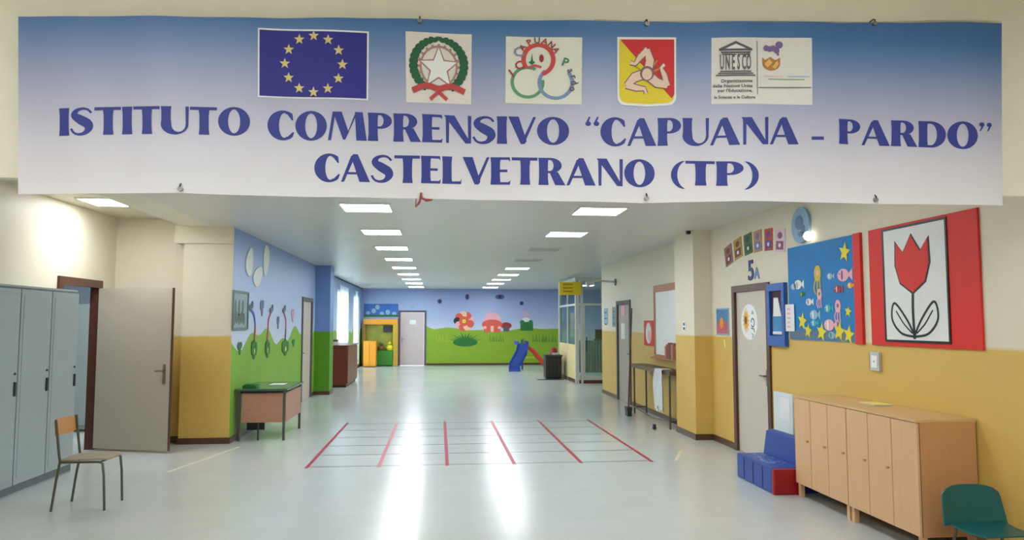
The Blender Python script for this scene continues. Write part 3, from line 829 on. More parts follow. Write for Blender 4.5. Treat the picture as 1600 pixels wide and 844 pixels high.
# ------------------------------------------------------------ teacher's desk at the mural wall
t = thing('teacher_desk', 'old desk with rosy brown panels and dark glossy top beside the green mural wall', 'desk', (-2.62, 11.6, 0), 0)
dx0, dx1, dy0, dy1 = -2.9, -2.22, 11.12, 12.35
parts = [MB().box(dx0-.03, dx1+.03, dy0-.06, dy1+.04, .72, .75, .006).build('tabletop', M_deskt),
         MB().box(dx0+.06, dx1-.03, dy0, dy0+.02, .26, .68).build('end_panel', M_desk),
         MB().box(dx1-.02, dx1, dy0+.04, dy1-.04, .26, .68).build('front_panel', M_desk),
         MB().box(dx0+.03, dx1-.03, dy0+.03, dy1-.03, .68, .72).build('apron', M_dark)]
for x in (dx0+.02, dx1-.02):
    for y in (dy0+.01, dy1-.01):
        parts.append(MB().box(x-.018, x+.018, y-.018, y+.018, 0, .72, .003).build('leg', M_tube))
parts.append(MB().box(dx0+.28, dx0+.3, dy0+.03, dy0+.05, 0, .26).box(dx0+.04, dx0+.3, dy0+.4, dy0+.42, .1, .68).build('drawer_stand', M_dark))
own(t, *parts)
bt = MB().box(-2.86, -2.66, 11.2, 11.42, .751, .785, .004).box(-2.84, -2.68, 11.22, 11.4, .786, .8, .004)
tag(bt.build('folder', M_dkgreen), 'dark green folder lying on the near corner of the desk', 'folder')
tag(MB().box(-2.6, -2.38, 11.75, 12.05, .7505, .753).build('paper_sheet', M_paper), 'white sheet of paper lying on the dark desk top', 'paper')

# ------------------------------------------------------------ mural pictures on the left wall
def lw(px, py):
    p = at(px, py, X=XM); return (p.y, p.z)
q0, q1 = lw(362, 453), lw(385, 515)
t = thing('framed_picture', 'grey-green framed picture on the mural wall above the desk, near the column', 'picture', (XM, (q0[0]+q1[0])/2, 1.6), 0)
a, b, z1_, z0_ = q0[0]+.02, q1[0], q0[1], q1[1]
fr_ = MB().box(XM+.004, XM+.03, a, b, z0_, z0_+.03).box(XM+.004, XM+.03, a, b, z1_-.03, z1_).box(XM+.004, XM+.03, a, a+.03, z0_+.03, z1_-.03).box(XM+.004, XM+.03, b-.03, b, z0_+.03, z1_-.03).build('frame', mat('grey_green', (98, 120, 116), .5))
m_ = MB().m(mat('picture_grey', (138, 160, 168), .5, var=.2, scale=9)).box(XM+.004, XM+.014, a+.03, b-.03, z0_+.03, z1_-.03)
m_.m(mat('picture_dark', (86, 104, 92), .5))
for k in range(5): FL.shape(m_, ell(a+.1+.13*k, z0_+.16+.02*(k % 2), .06, .09, 12), .014, .003)
for k in range(3): FL.shape(m_, ell(a+.15+.2*k, z1_-.25, .05, .12, 12), .014, .003)
own(t, fr_, m_.build('print'))
M_flb = mat('stem_blue', (60, 84, 190), .5); M_flr = mat('stem_rose', (176, 74, 90), .5)
def tall_flower(pxs, cols, label, base_w):
    pts = [lw(*q) for q in pxs]
    t = thing('mural_flower', label, 'mural figure', (XM, pts[-1][0], pts[-1][1]-.15), 0, 'tall painted flowers on the mural wall')
    m_ = MB(); n = len(pts); cc = curve(pts, 5)
    m_.m(cols[0]); stroke(FL, m_, cc[:len(cc)//2+1], [.05]*(len(cc)//2+1), .004, .008)
    s_ = m_.build('upper_stem')
    m2 = MB().m(cols[1]); stroke(FL, m2, cc[len(cc)//2:], [.07]*(len(cc)-len(cc)//2), .004, .008); s2_ = m2.build('lower_stem')
    m3 = MB().m(M_dkgreen); y, z = pts[-1]
    FL.shape(m3, ell(y, z, base_w*.6, .16, 14), .006, .01)
    FL.shape(m3, ell(y-base_w*.7, z+.02, base_w*.4, .11, 12), .006, .011); FL.shape(m3, ell(y+base_w*.7, z+.01, base_w*.4, .1, 12), .006, .012)
    m3.m(M_ylw); FL.shape(m3, ell(y, z-.03, base_w*.2, .05, 10), .016, .004)
    s3_ = m3.build('leafy_base')
    m4 = MB().m(mat('bud_dark', (76, 92, 110), .5)); y, z = pts[0]
    FL.shape(m4, ell(y-.03, z+.03, .09, .05, 12), .006, .011); FL.shape(m4, ell(y+.09, z+.08, .05, .06, 10), .006, .01)
    own(t, s_, s2_, s3_, m4.build('bud'))
tall_flower([(391, 484), (396, 492), (398, 510), (397, 530), (396, 546)], (M_flb, M_flr), 'tall painted flower with a blue stem, nearest of the three', .16)
tall_flower([(423, 488), (419, 500), (418, 516), (417, 532), (417, 545)], (M_flr, M_flr), 'tall painted flower with a thin dull pink stem, middle of the three', .15)
tall_flower([(443, 488), (446, 500), (446, 515), (445, 530), (445, 543)], (M_flr, mat('stem_dark', (96, 66, 80), .5)), 'tall painted flower with a red stem, farthest of the three', .28)
def cloud(px, py, rx, rz, label, rot=0):
    y, z = lw(px, py); m_ = MB()
    pts = []
    for k in range(24):
        t_ = 2*PI*k/24; r = 1+.08*math.sin(3*t_+rot)
        a_, b_ = rx*r*math.cos(t_), rz*r*math.sin(t_)
        pts.append((y+a_*math.cos(rot)-b_*math.sin(rot), z+a_*math.sin(rot)+b_*math.cos(rot)))
    FL.shape(m_, pts, .004, .012)
    tag(m_.build('cloud_cutout', M_cloud), label, 'cutout', 'white cloud cutouts on the mural wall')
cloud(389, 410, .24, .19, 'white cutout on the sky-blue wall, upper left of three', .9)
cloud(415, 406, .2, .27, 'white cutout on the sky-blue wall, upper right of three', -.3)
cloud(402, 432, .3, .15, 'white cutout on the sky-blue wall, lowest of three', .3)
def small_mark(px, py, label, mt, rx=.07, rz=.1):
    y, z = lw(px, py); m_ = MB()
    FL.shape(m_, ell(y-rx*.6, z+rz*.3, rx*.7, rz*.6, 12), .004, .006); FL.shape(m_, ell(y+rx*.6, z+rz*.4, rx*.6, rz*.5, 12), .004, .007)
    FL.shape(m_, ell(y, z-rz*.4, rx*.5, rz*.6, 12), .004, .008)
    tag(m_.build('butterfly_cutout', mt), label, 'cutout')
Mbf = mat('slate', (92, 108, 140), .5)
small_mark(409, 481, 'small grey-blue butterfly high between the first two tall flowers', Mbf, .1, .14)
small_mark(434, 504, 'small grey-blue butterfly between the middle and red-stemmed flowers', Mbf, .08, .12)
small_mark(457, 493, 'small pale pink butterfly right of the red-stemmed flower', mat('dusty_pink', (196, 150, 176), .5), .12, .14)
small_mark(374, 544, 'dark green leaf tuft below the framed picture', M_dkgreen, .1, .1)
small_mark(458, 536, 'small dark green leaf tuft right of the red-stemmed flower', M_dkgreen, .12, .08)

# ------------------------------------------------------------ brown cabinet in the distance, left
t = thing('wooden_cabinet', 'low reddish brown cabinet standing beyond the blue pillar under the windows', 'cabinet', (-2.75, 20.6, 0))
cx0, cx1, cy0, cy1 = -3.07, -2.4, 20.0, 22.3
ps = [MB().box(cx0, cx1-.02, cy0, cy1, .06, 1.08, .005).build('body', M_wine), MB().box(cx0-.01, cx1+.02, cy0-.02, cy1+.02, 1.08, 1.11, .005).build('top', M_wine),
      MB().box(cx0+.03, cx1-.05, cy0+.03, cy1-.03, 0, .06).build('plinth', M_dark)]
for k in range(3):
    y_ = cy0+.02+k*.76; d = MB().box(cx1-.02, cx1, y_, y_+.74, .1, 1.05, .004).build('cabinet_door', M_wine); ps.append(d)
    kn = MB().tube([(cx1, y_+.68, .6), (cx1+.025, y_+.68, .6)], .015, 10).build('knob', M_steel); kn.parent = d
own(t, *ps)
tag(MB().m(M_paper).box(-2.9, -2.7, 20.3, 20.5, 1.11, 1.2, .01).m(mat('dusty_brown', (120, 90, 80), .6)).box(-2.88, -2.72, 20.32, 20.48, 1.2, 1.26, .02).build('cardboard_box'), 'small pale box standing on the reddish brown cabinet', 'box')
# curtains
def curtain(y0, y1, z0, z1, label, n=24):
    m_ = MB(); a = []; 
    for i in range(n*4+1):
        u = i/(n*4); a.append((XW+.07+.03*math.sin(u*n*2*PI/2), y0+(y1-y0)*u))
    vs = [[m_.bm.verts.new((x, y, z)) for x, y in a] for z in (z0, z1)]
    for i in range(len(a)-1): m_.bm.faces.new([vs[0][i], vs[0][i+1], vs[1][i+1], vs[1][i]])
    c_ = m_.build('curtain_fabric', M_curtain, smooth=True)
    r_ = MB().tube([(XW+.07, y0-.1, z1+.01), (XW+.07, y1+.1, z1+.01)], .012, 8).build('curtain_rail', M_white)
    t_ = thing('curtain', label, 'curtain', (XW+.07, (y0+y1)/2, z0)); own(t_, c_, r_)
curtain(23.0, 25.0, .98, 2.85, 'sheer white curtain at the wide window in the left wall', 9)
curtain(27.3, 27.9, .1, 2.85, 'narrow sheer white curtain at the farthest left window', 4)

# ------------------------------------------------------------ far wall
def fwp(px, py):
    p = at(px, py, Y=YF); return (p.x, p.z)
def FB(mb, px0, py0, px1, py1, c0, t_):
    (x0_, z1_), (x1_, z0_) = fwp(px0, py0), fwp(px1, py1)
    FF.shape(mb, [(x0_, z0_), (x1_, z0_), (x1_, z1_), (x0_, z1_)], c0, t_)
# blue board
t = thing('blue_board', 'long blue painted board with pale shapes left above the far door', 'board', (fwp(595, 485)[0], YF, fwp(595, 485)[1]))
m_ = MB().m(mat('board_blue', (56, 104, 186), .5, var=.25, scale=3)); FB(m_, 569, 475, 622, 495, .004, .03)
m_.m(M_lblue)
for k, (px, py) in enumerate([(575, 489), (584, 486), (597, 490), (606, 488), (616, 490), (590, 480)]):
    x_, z_ = fwp(px, py); FF.shape(m_, ell(x_, z_, .09, .07+.03*(k % 2), 12), .034, .004)
m_.m(M_dkgreen); FB(m_, 569, 492, 622, 495, .034, .006)
own(t, m_.build('board_panel'))
# play theatre
t = thing('play_theatre', 'orange and yellow painted play stall with green lower panel left of the far door', 'play theatre', (-2.3, YF-.3, 0))
yf = YF-.35
def tb(px0, py0, px1, py1, mb, y0_, y1_):
    a_, b_ = at(px0, py0, Y=y0_), at(px1, py1, Y=y0_); mb.box(a_.x, b_.x, y0_, y1_, max(b_.z, .002), a_.z)
pp = []
m_ = MB(); tb(568, 499, 621, 507, m_, yf, yf+.3); pp.append(m_.build('header_board', M_orange))
m_ = MB(); tb(566, 507, 570, 572, m_, yf, yf+.3); pp.append(m_.build('side_post', mat('brown_orange', (150, 110, 50), .5)))
m_ = MB(); tb(614, 507, 621, 572, m_, yf, yf+.3); pp.append(m_.build('side_post', mat('mustard', (196, 160, 50), .5)))
m_ = MB(); tb(588, 548, 614, 571, m_, yf, yf+.3); pp.append(m_.build('lower_panel', mat('mid_green', (62, 140, 44), .5)))
m_ = MB(); tb(570, 507, 614, 549, m_, yf+.22, yf+.28); pp.append(m_.build('back_panel', mat('olive_painted', (150, 150, 58), .6, var=.5, scale=3)))
m_ = MB(); tb(599, 509, 613, 519, m_, yf+.15, yf+.22); pp.append(m_.build('dark_opening', M_dark))
own(t, *pp)
for i, (px, py, mt, lb, r) in enumerate([(609, 534, M_ylw, 'yellow soft toy sitting on the ledge of the play stall', .15), (595, 541, mat('toy_brown', (110, 80, 40), .7), 'brown soft toy on the ledge of the play stall beside the yellow one', .13)]):
    q = at(px, py+4, Y=yf+.08); m_ = MB(); z_ = at(px, 548, Y=yf+.1).z
    m_.lathe([(.02, 0), (r*.8, .02), (r, r*.7), (r*.7, r*1.4), (.02, r*1.6)], (q.x, yf+.1, z_), 16)
    m_.lathe([(.02, 0), (r*.5, .04), (r*.55, r*.5), (.02, r)], (q.x, yf+.1, z_+r*1.45), 14)
    tag(m_.build('soft_toy', mt, smooth=True), lb, 'toy')
t = thing('storage_cabinet', 'narrow orange cabinet standing in front of the play stall', 'cabinet', (-2.75, 29.2, 0))
a_, b_ = at(568, 533, Y=29.0), at(587, 571, Y=29.0)
ps = [MB().box(a_.x, b_.x, 29.0, 29.5, .03, a_.z, .006).build('body', M_orange)]
xm_ = (a_.x+b_.x)/2
for k in range(2):
    d = MB().box(a_.x+.01+k*(xm_-a_.x), xm_-.005+k*(xm_-a_.x), 28.98, 29.0, .06, a_.z-.03, .004).build('cabinet_door', M_orange); ps.append(d)
ps.append(MB().box(a_.x+.02, b_.x-.02, 29.02, 29.48, 0, .03).build('plinth', M_dark))
own(t, *ps)
# exit sign plate and door paper on the far door
(xa, za), (xb, zb) = fwp(640, 500), fwp(650, 507)
tag(MB().box(xa, xb, YF+.004, YF+.0095, zb, za).build('door_notice', M_paper), 'small white notice on the far mauve door', 'notice')
(xa, za), (xb, zb) = fwp(641, 477), fwp(648, 482)
m_ = MB().m(M_lblue).box(xa, xb, YF-.02, YF-.001, zb, za)
tag(m_.build('wall_plate', M_lblue), 'small pale plate on the wall above the far door', 'sign')
# figures on the far mural (cut-out decorations)
def fig(name, label, cat, pieces, group=None):
    m_ = MB(); c0 = .004
    for i, (kind, px, py, a_, b_, mt) in enumerate(pieces):
        x_, z_ = fwp(px, py); m_.m(mt)
        pts = ell(x_, z_, a_, b_, 18) if kind == 'e' else [(x_-a_, z_-b_), (x_+a_, z_-b_), (x_+a_, z_+b_), (x_-a_, z_+b_)] if kind == 'r' else [(x_-a_, z_-b_), (x_+a_, z_-b_), (x_, z_+b_)]
        FF.shape(m_, pts, c0, .008+.002*i)
    return tag(m_.build(name), label, cat, group)
M_pr = mat('coral', (222, 92, 76), .5); M_lp = mat('light_peach', (244, 196, 160), .5); M_bk = mat('ink', (36, 34, 50), .5)
pet = []
for k in range(9):
    an = 2*PI*k/9+.3; pet.append(('e', 725+10.5*math.cos(an), 502-10*math.sin(an), .15, .15, [M_pink, M_pr, M_lp, M_pr, M_bk][k % 5] if k != 4 else M_bk))
fig('flower_cutout', 'large many-petalled flower cutout in coral, pink and dark blue on the far mural', 'cutout',
    pet+[('e', 725, 502, .2, .2, M_pr), ('e', 725, 502, .08, .08, M_ylw)])
lf = MB().m(M_dkgreen)
for k in range(11):
    an = math.radians(15+15*k); x_, z_ = fwp(727, 532); s_ = .75 if k % 2 else .9
    FF.shape(lf, [(x_-.08*math.sin(an), z_-.05+.08*math.cos(an)*.4), (x_+s_*math.cos(an)*.85, z_-.05+s_*math.sin(an)*.45), (x_+.08*math.sin(an), z_-.05-.08*math.cos(an)*.4)], .006+.0007*k, .004)
FF.shape(lf, ell(x_, z_-.08, .5, .17, 20), .005, .003)
tag(lf.build('leaf_cutout'), 'tuft of long dark green leaves under the large flower on the far mural', 'cutout')
fig('mushroom_house_cutout', 'coral red mushroom house cutout in the middle of the far mural', 'cutout',
    [('e', 769, 500, .36, .3, M_pink), ('e', 769, 507, .42, .2, M_pr), ('r', 769, 514, .34, .13, M_pr), ('r', 769, 514, .06, .12, M_lp), ('e', 758, 512, .06, .06, M_lp), ('e', 780, 512, .06, .06, M_lp)])
fig('small_mushroom_cutout', 'small dark red mushroom cutout right of the mushroom house', 'cutout',
    [('e', 791, 509, .22, .14, mat('dark_red', (160, 44, 50), .5)), ('r', 791, 514, .12, .1, M_mark)])
fig('frog_cutout', 'dark green round-headed cutout right on the far mural above the slide', 'cutout',
    [('e', 822, 493, .14, .16, mat('hazy_pink', (206, 178, 206), .5)), ('e', 822, 500, .16, .1, M_cloud), ('r', 823, 510, .26, .18, M_dkgreen), ('e', 816, 504, .1, .1, M_green), ('e', 829, 504, .1, .1, M_green)])
M_bs = mat('slate_blue', (70, 88, 140), .5)
for px, py, a_, b_, lb in [(687, 471, .1, .09, 'small dark butterfly on the far wall sky, leftmost'), (730, 464, .09, .11, 'small dark butterfly high on the far wall above the big flower'),
        (781, 464, .2, .1, 'wide dark butterfly on the far wall above the mushroom house'), (815, 474, .09, .08, 'small dark butterfly on the far wall above the green cutout')]:
    fig('butterfly_cutout', lb, 'cutout', [('e', px-a_*9, py, a_*.7, b_, M_bs), ('e', px+a_*9, py, a_*.7, b_, M_bs), ('e', px, py, a_*.3, b_*.9, M_bk)], 'butterflies on the far wall')
for k, (px, h_, lb) in enumerate([(692, .35, 'leftmost yellow-green grass clump painted on the far mural'), (776, .3, 'dark green grass clump below the mushroom house'), (843, .32, 'dark grass clump right of the green cutout'), (858, .36, 'rightmost grass clump on the far mural')]):
    m_ = MB().m(mat('grass_clump', (92, 140, 34), .5) if k else mat('grass_clump_light', (170, 180, 40), .5)); x_, z_ = fwp(px, 528)
    for j in range(7):
        xx = x_+(j-3)*.09; FF.shape(m_, [(xx-.03, z_-h_/2), (xx+.03, z_-h_/2), (xx+.05*math.sin(j*2), z_+h_*(.5+.2*math.sin(j*3)))], .004, .004+.0005*j)
    tag(m_.build('grass_cutout'), lb, 'cutout', 'grass clumps on the far mural')

# ------------------------------------------------------------ toy slide and black bin
t = thing('toy_slide', 'small plastic toy slide with blue chute and red ladder near the far wall', 'slide', (3.2, 26.8, 0))
A = at(816, 538, Y=26.9); B_ = at(804, 581, Z=0)
wd = .17
m_ = MB().m(M_bluev)
pts = [(A.x-.1, A.y, .98), (A.x+.02, A.y-.2, .95), (A.x-.1, A.y-.6, .62), (B_.x+.02, B_.y+.35, .16), (B_.x, B_.y, .05)]
def chute(mb, off0, off1, zoff, th):
    vs = []
    for p in pts: vs.append([mb.bm.verts.new((p[0]+o_, p[1], p[2]+z_)) for o_, z_ in ((off0, zoff), (off1, zoff), (off1, zoff+th), (off0, zoff+th))])
    for a_, b_ in zip(vs, vs[1:]):
        for k in range(4): mb.bm.faces.new([a_[k], a_[(k+1) % 4], b_[(k+1) % 4], b_[k]])
    mb.bm.faces.new(vs[0]); mb.bm.faces.new(vs[-1][::-1])
chute(m_, -wd, wd, -.04, .03); ch_ = m_.build('chute', M_bluev)
m_ = MB(); chute(m_, -wd-.03, -wd, -.05, .14); rl1 = m_.build('chute_rail', M_bluev)
m_ = MB(); chute(m_, wd, wd+.03, -.05, .14); rl2 = m_.build('chute_rail', M_bluev)
ld = []
Cx, Cy = A.x+.05, A.y+.05; Dx = at(853, 573, Y=27.2).x
for dy in (-.16, .16):
    ld.append(MB().tube([(Cx, Cy+dy, .95), (Cx+.35, Cy+dy, .68), (Dx, Cy+dy, .07)], .07, 10).build('ladder_side', mat('slide_red', (206, 60, 44), .4)))
for k in range(3):
    u = .3+.25*k; ld.append(MB().box(Cx+(Dx-Cx)*u-.07, Cx+(Dx-Cx)*u+.07, Cy-.16, Cy+.16, .95-.95*u-.02+.08, .95-.95*u+.02+.08).build('step', M_redv))
ld.append(MB().box(A.x-.16, A.x+.18, A.y-.18, A.y+.2, .86, .93, .01).build('platform', M_bluev))
ld.append(MB().tube([(A.x, A.y-.17, .93), (A.x, A.y-.17, 1.08), (A.x+.06, A.y, 1.12), (A.x, A.y+.17, 1.08), (A.x, A.y+.17, .93)], .03, 8).build('hand_rail', M_dkgreen))
ld.append(MB().tube([(A.x+.02, Cy, .44), (A.x+.45, Cy, .44)], .03, 8).build('cross_brace', M_ylw))
ld.append(MB().tube([(A.x+.02, Cy+.14, 0), (A.x+.02, Cy+.14, .9)], .03, 8).build('post', M_bluev))
own(t, ch_, rl1, rl2, *ld)

t = thing('waste_bin', 'black rectangular bin with grey lid standing beside the glass lobby', 'bin', (3.5, 22.5, 0))
bx0, bx1 = at(853, 592, Y=22.3).x, at(879, 592, Y=22.3).x
ps = [MB().box(bx0, bx1-.02, 22.3, 22.8, .02, .68, .02).build('body', M_black), MB().box(bx0-.02, bx1, 22.28, 22.82, .68, .73, .01).build('lid', M_dark),
      MB().box(bx0+.03, bx1-.05, 22.32, 22.78, 0, .02).build('base', M_dark), MB().box(bx0+.25, bx1-.08, 22.4, 22.7, .73, .79, .01).build('lid_flap', M_lock)]
for k in range(4): ps.append(MB().box(bx0+.05+k*.11, bx0+.07+k*.11, 22.29, 22.3, .08, .62).build('rib', M_dark))
own(t, *ps)
tag(MB().box(bx0-.28, bx1, 22.0, 22.27, .001, .012, .003).build('door_mat', M_dark), 'thin dark mat on the floor in front of the black bin', 'mat')
m_ = MB().lathe([(.02, 0), (.12, .01), (.16, .3), (.15, .62), (.1, .9), (.02, .94)], (bx1-.14, 23.1, 0), 18)
tag(m_.build('toy_skittle', M_redv, smooth=True), 'dark red rounded plastic toy standing just behind the black bin', 'toy')

# ------------------------------------------------------------ glass lobby at the right
GX0, GX1, GY0, GY1 = 3.9, 5.3, 20.7, 23.6
t = thing('glass_lobby', 'glazed entrance lobby with pale frames and cream lower panels projecting at the right', 'glass booth', (4.5, 22, 0))
M_al = mat('pale_aluminium', (206, 212, 204), .35, .2)
ps = []
GZ = 3.0
for x, y, w_ in ((GX0, GY0, .05), (GX0, GY1, .05), (GX1, GY0, .05), (GX0, 22.1, .035), (4.04, GY0, .035), (5.1, GY0, .035), (GX1, GY1, .05)):
    ps.append(MB().box(x-w_, x+w_, y-w_, y+w_, 0, GZ, .003).build('post', M_al))
ps.append(MB().box(GX0-.05, GX0+.05, GY0+.05, GY1-.05, GZ-.1, GZ).box(GX0+.05, GX1-.05, GY0-.05, GY0+.05, GZ-.1, GZ).build('top_rail', M_al))
ps.append(MB().box(GX0-.03, GX0+.03, GY0+.05, GY1-.05, 2.2, 2.26).box(GX0+.05, GX1-.05, GY0-.03, GY0+.03, 2.2, 2.26).build('transom', M_al))
ps.append(MB().m(mat('cream_panel', (226, 208, 150), .5)).box(GX0-.025, GX0+.025, GY0+.05, GY1-.05, .1, 1.08).build('lower_panel'))
ps.append(MB().box(GX0-.03, GX0+.03, GY0+.05, GY1-.05, 0, .1).box(GX0+.05, GX1-.05, GY0-.03, GY0+.03, 0, .09).build('kick_board', M_brown))
ps.append(MB().box(GX0-.004, GX0+.004, GY0+.05, GY1-.05, 1.08, 2.9).build('side_pane', M_glassg))
ps.append(MB().box(4.08, 5.06, GY0-.004, GY0+.004, .2, 2.9).build('front_pane', M_glassg))
ps.append(MB().box(4.08, 4.13, GY0-.02, GY0+.02, .09, 2.2).box(5.01, 5.06, GY0-.02, GY0+.02, .09, 2.2).box(4.13, 5.01, GY0-.02, GY0+.02, .09, .22).build('door_frame', M_al))
ps.append(MB().tube([(4.17, GY0-.06, .9), (4.17, GY0-.06, 1.3)], .014, 8).box(4.16, 4.18, GY0-.06, GY0-.02, .9, .92).box(4.16, 4.18, GY0-.06, GY0-.02, 1.28, 1.3).build('door_handle', M_dark))
own(t, *ps)
# things in the lobby, seen through the glass
t = thing('radiator', 'grey-green radiator standing behind the glass of the lobby', 'radiator', (5.2, 23.2, 0))
m_ = MB()
for k in range(14): m_.box(4.35+k*.09, 4.42+k*.09, 23.3, 23.42, .12, 1.15, .01)
m_.box(4.34, 5.6, 23.34, 23.38, .16, .22).box(4.34, 5.6, 23.34, 23.38, 1.05, 1.11)
r_ = m_.build('radiator_sections', mat('teal_grey', (130, 164, 168), .4))
own(t, r_, MB().box(4.4, 4.44, 23.32, 23.4, 0, .13).box(5.5, 5.54, 23.32, 23.4, 0, .13).build('feet', M_dark))
m_ = MB().m(M_dark).box(5.0, 5.3, 23.3, 23.42, 1.152, 1.5, .01).m(M_green).box(4.96, 5.34, 23.28, 23.44, 1.15, 1.2, .01)
tag(m_.build('planter_box'), 'dark box with green rim standing on the radiator behind the lobby glass', 'box')
q0, q1 = at(874, 441, Y=GY0-.06), at(903, 461, Y=GY0-.06)
t = thing('yellow_sign', 'bright yellow sign board fixed to the top corner of the glass lobby', 'sign', (q0.x, GY0-.1, q1.z))
m_ = MB().box(q0.x, GX0+.12, GY0-.085, GY0-.055, q1.z, q0.z, .004).build('sign_board', mat('sign_yellow', (232, 206, 30), .45))
m2 = MB()
for k in range(3):
    z_ = q1.z+.08+k*.1; m2.box(q0.x+.1, q0.x+.38, GY0-.087, GY0-.085, z_, z_+.035)
own(t, m_, m2.build('illegible_lines', mat('ochre', (176, 140, 20), .5)))
# white poster inside the side glazing
m_ = MB().box(GX0+.006, GX0+.012, 21.15, 21.75, 1.3, 2.0); tag(m_.build('notice_sheet', M_paper), 'tall white sheet taped inside the lobby side glazing', 'notice')

# ------------------------------------------------------------ right wall, farther stretch
def rwp(px, py, X=XR):
    p = at(px, py, X=X); return (p.y, p.z)
def RB(mb, px0, py0, px1, py1, c0, t_, X=XR):
    (ya, za), (yb, zb) = rwp(px0, py0, X), rwp(px1, py1, X)
    y0_, y1_ = sorted((ya, yb)); z0_, z1_ = sorted((za, zb))
    mb.box(X-c0-t_, X-c0, y0_, y1_, z0_, z1_); return (y0_, y1_, z0_, z1_)
FR = Fr((XR, 0, 0), (0, 1, 0), (0, 0, 1), (-1, 0, 0))
for px0, py0, px1, py1, mt, lb in [(944, 482, 950, 506, M_lblue, 'small pale blue notice at the far end of the right wall'), (957, 480, 962, 511, mat('grey_teal', (120, 150, 150), .6), 'narrow grey-green notice just beyond the farther right door')]:
    m_ = MB(); m_.m(mt); y0_, y1_, z0_, z1_ = RB(m_, px0, py0, px1, py1, 0, .008)
    m_.m(M_mark)
    for k in range(3): m_.box(XR-.0095, XR-.008, y0_+.08, y1_-.08, z1_-.12-.14*k, z1_-.09-.14*k)
    tag(m_.build('notice'), lb, 'notice')
# bracket lamp
yb_, zb_ = rwp(962, 441)
t = thing('wall_lamp', 'pale spotlight on an arm high on the right wall near the glass lobby', 'lamp', (XR, yb_, zb_))
own(t, MB().tube([(XR, yb_, zb_), (XR-.35, yb_+.0, zb_+.03), (XR-.55, yb_, zb_)], .022, 8).build('arm', M_al),
    MB().tube([(XR-.02, yb_, zb_), (XR, yb_, zb_)], .08, 14).build('wall_mount', M_dark), MB().tube([(XR-.5, yb_, zb_-.02), (XR-.68, yb_, zb_-.05)], [.04, .06], 12).build('lamp_head', M_al))
# farther door paper
for (px0, py0, px1, py1, mt, lb) in [(970, 478, 976, 493, M_pink, 'pinkish sheet on the upper part of the farther right door'), (970, 505, 976, 530, M_paper, 'plain white sheet below the pink one on the farther right door')]:
    m_ = MB(); RB(m_, px0, py0, px1, py1, -.009, .004, XR); tag(m_.build('door_notice', mt), lb, 'notice')
# red and white poster
t_y = rwp(1007, 500), rwp(1021, 541)
m_ = MB().m(M_red); y0_, y1_, z0_, z1_ = RB(m_, 1007, 501, 1022, 541, 0, .012)
m_.m(M_paper); FR.shape(m_, ell((y0_+y1_)/2, (z0_+z1_)/2, (y1_-y0_)*.3, (z1_-z0_)*.42, 18), .012, .002)
m_.m(M_pink); FR.shape(m_, ell((y0_+y1_)/2-.05, (z0_+z1_)/2-.05, (y1_-y0_)*.15, (z1_-z0_)*.2, 14), .014, .002)
tag(m_.build('red_poster'), 'small red poster with white oval next to the framed board', 'poster')
# framed board
t = thing('framed_board', 'large white board in an orange-brown wooden frame partly behind the pilaster', 'board', (XR, 13, 1.3))
ya, za = rwp(1023, 447); _, zb = rwp(1023, 558); yb = PY_+.12
Mof = mat('orange_brown_wood', (176, 104, 58), .45, var=.15, scale=8)
f_ = MB().box(XR-.03, XR-.001, yb, ya, za-.12, za).box(XR-.03, XR-.001, yb, ya, zb, zb+.06).box(XR-.03, XR-.001, ya-.07, ya, zb+.06, za-.12).box(XR-.03, XR-.001, yb, yb+.07, zb+.06, za-.12).build('frame', Mof)
p_ = MB().box(XR-.015, XR-.001, yb+.07, ya-.07, zb+.06, za-.12).build('board_face', M_white)
s_ = MB().box(XR-.1, XR-.03, yb, ya, zb-.01, zb+.015, .003).build('ledge', Mof)
own(t, f_, p_, s_)
Mb = [mat('book_brown', (132, 78, 56), .6), mat('book_red', (150, 60, 52), .6), mat('book_tan', (176, 128, 96), .6), mat('book_wine', (110, 52, 50), .6)]
yy = at(1058, 550, X=3.93).y
for k in range(7):
    wd_ = .07+.012*(k % 3); hh = .22+.03*((k*5) % 3)
    o = MB().m(Mb[k % 4]).box(XR-.095, XR-.035, yy, yy+wd_, zb+.0155, zb+.015+hh, .003).m(M_paper).box(XR-.09, XR-.0345, yy+.006, yy+wd_-.006, zb+.016+hh-.004, zb+.0155+hh).build('book')
    tag(o, '%s book on the ledge of the framed board, %s from its far end' % (['brown', 'dark red', 'tan', 'wine-coloured'][k % 4], ['seventh', 'sixth', 'fifth', 'fourth', 'third', 'second', 'first'][k]), 'book', 'books on the board ledge'); yy += wd_+.006
# wall table with hanging cloth
ta, tb_ = rwp(997, 565, 3.75)[0], 12.1
t = thing('folding_table', 'narrow dark-edged table on steel legs against the right wall under the framed board', 'table', (3.8, 13.3, 0))
ty0, ty1 = PY_+.1, at(997, 566, X=3.8).y; TZ = .93
ps = [MB().box(3.66, 3.97, ty0, ty1, TZ-.07, TZ, .006).build('tabletop', mat('brown_grey', (92, 74, 54), .45))]
for y in (ty0+.12, ty1-.08):
    for x in (3.7, 3.93): ps.append(MB().tube([(x, y, 0), (x, y, TZ-.07)], .017, 8).build('leg', M_tube))
ps.append(MB().tube([(3.7, ty0+.12, .12), (3.7, (ty0+ty1)/2, .06), (3.7, ty1-.08, .12)], .014, 8).tube([(3.7, ty0+.12, .12), (3.93, ty0+.12, .12)], .012, 8).tube([(3.7, ty1-.08, .12), (3.93, ty1-.08, .12)], .012, 8).build('stretcher', M_tube))
own(t, *ps)
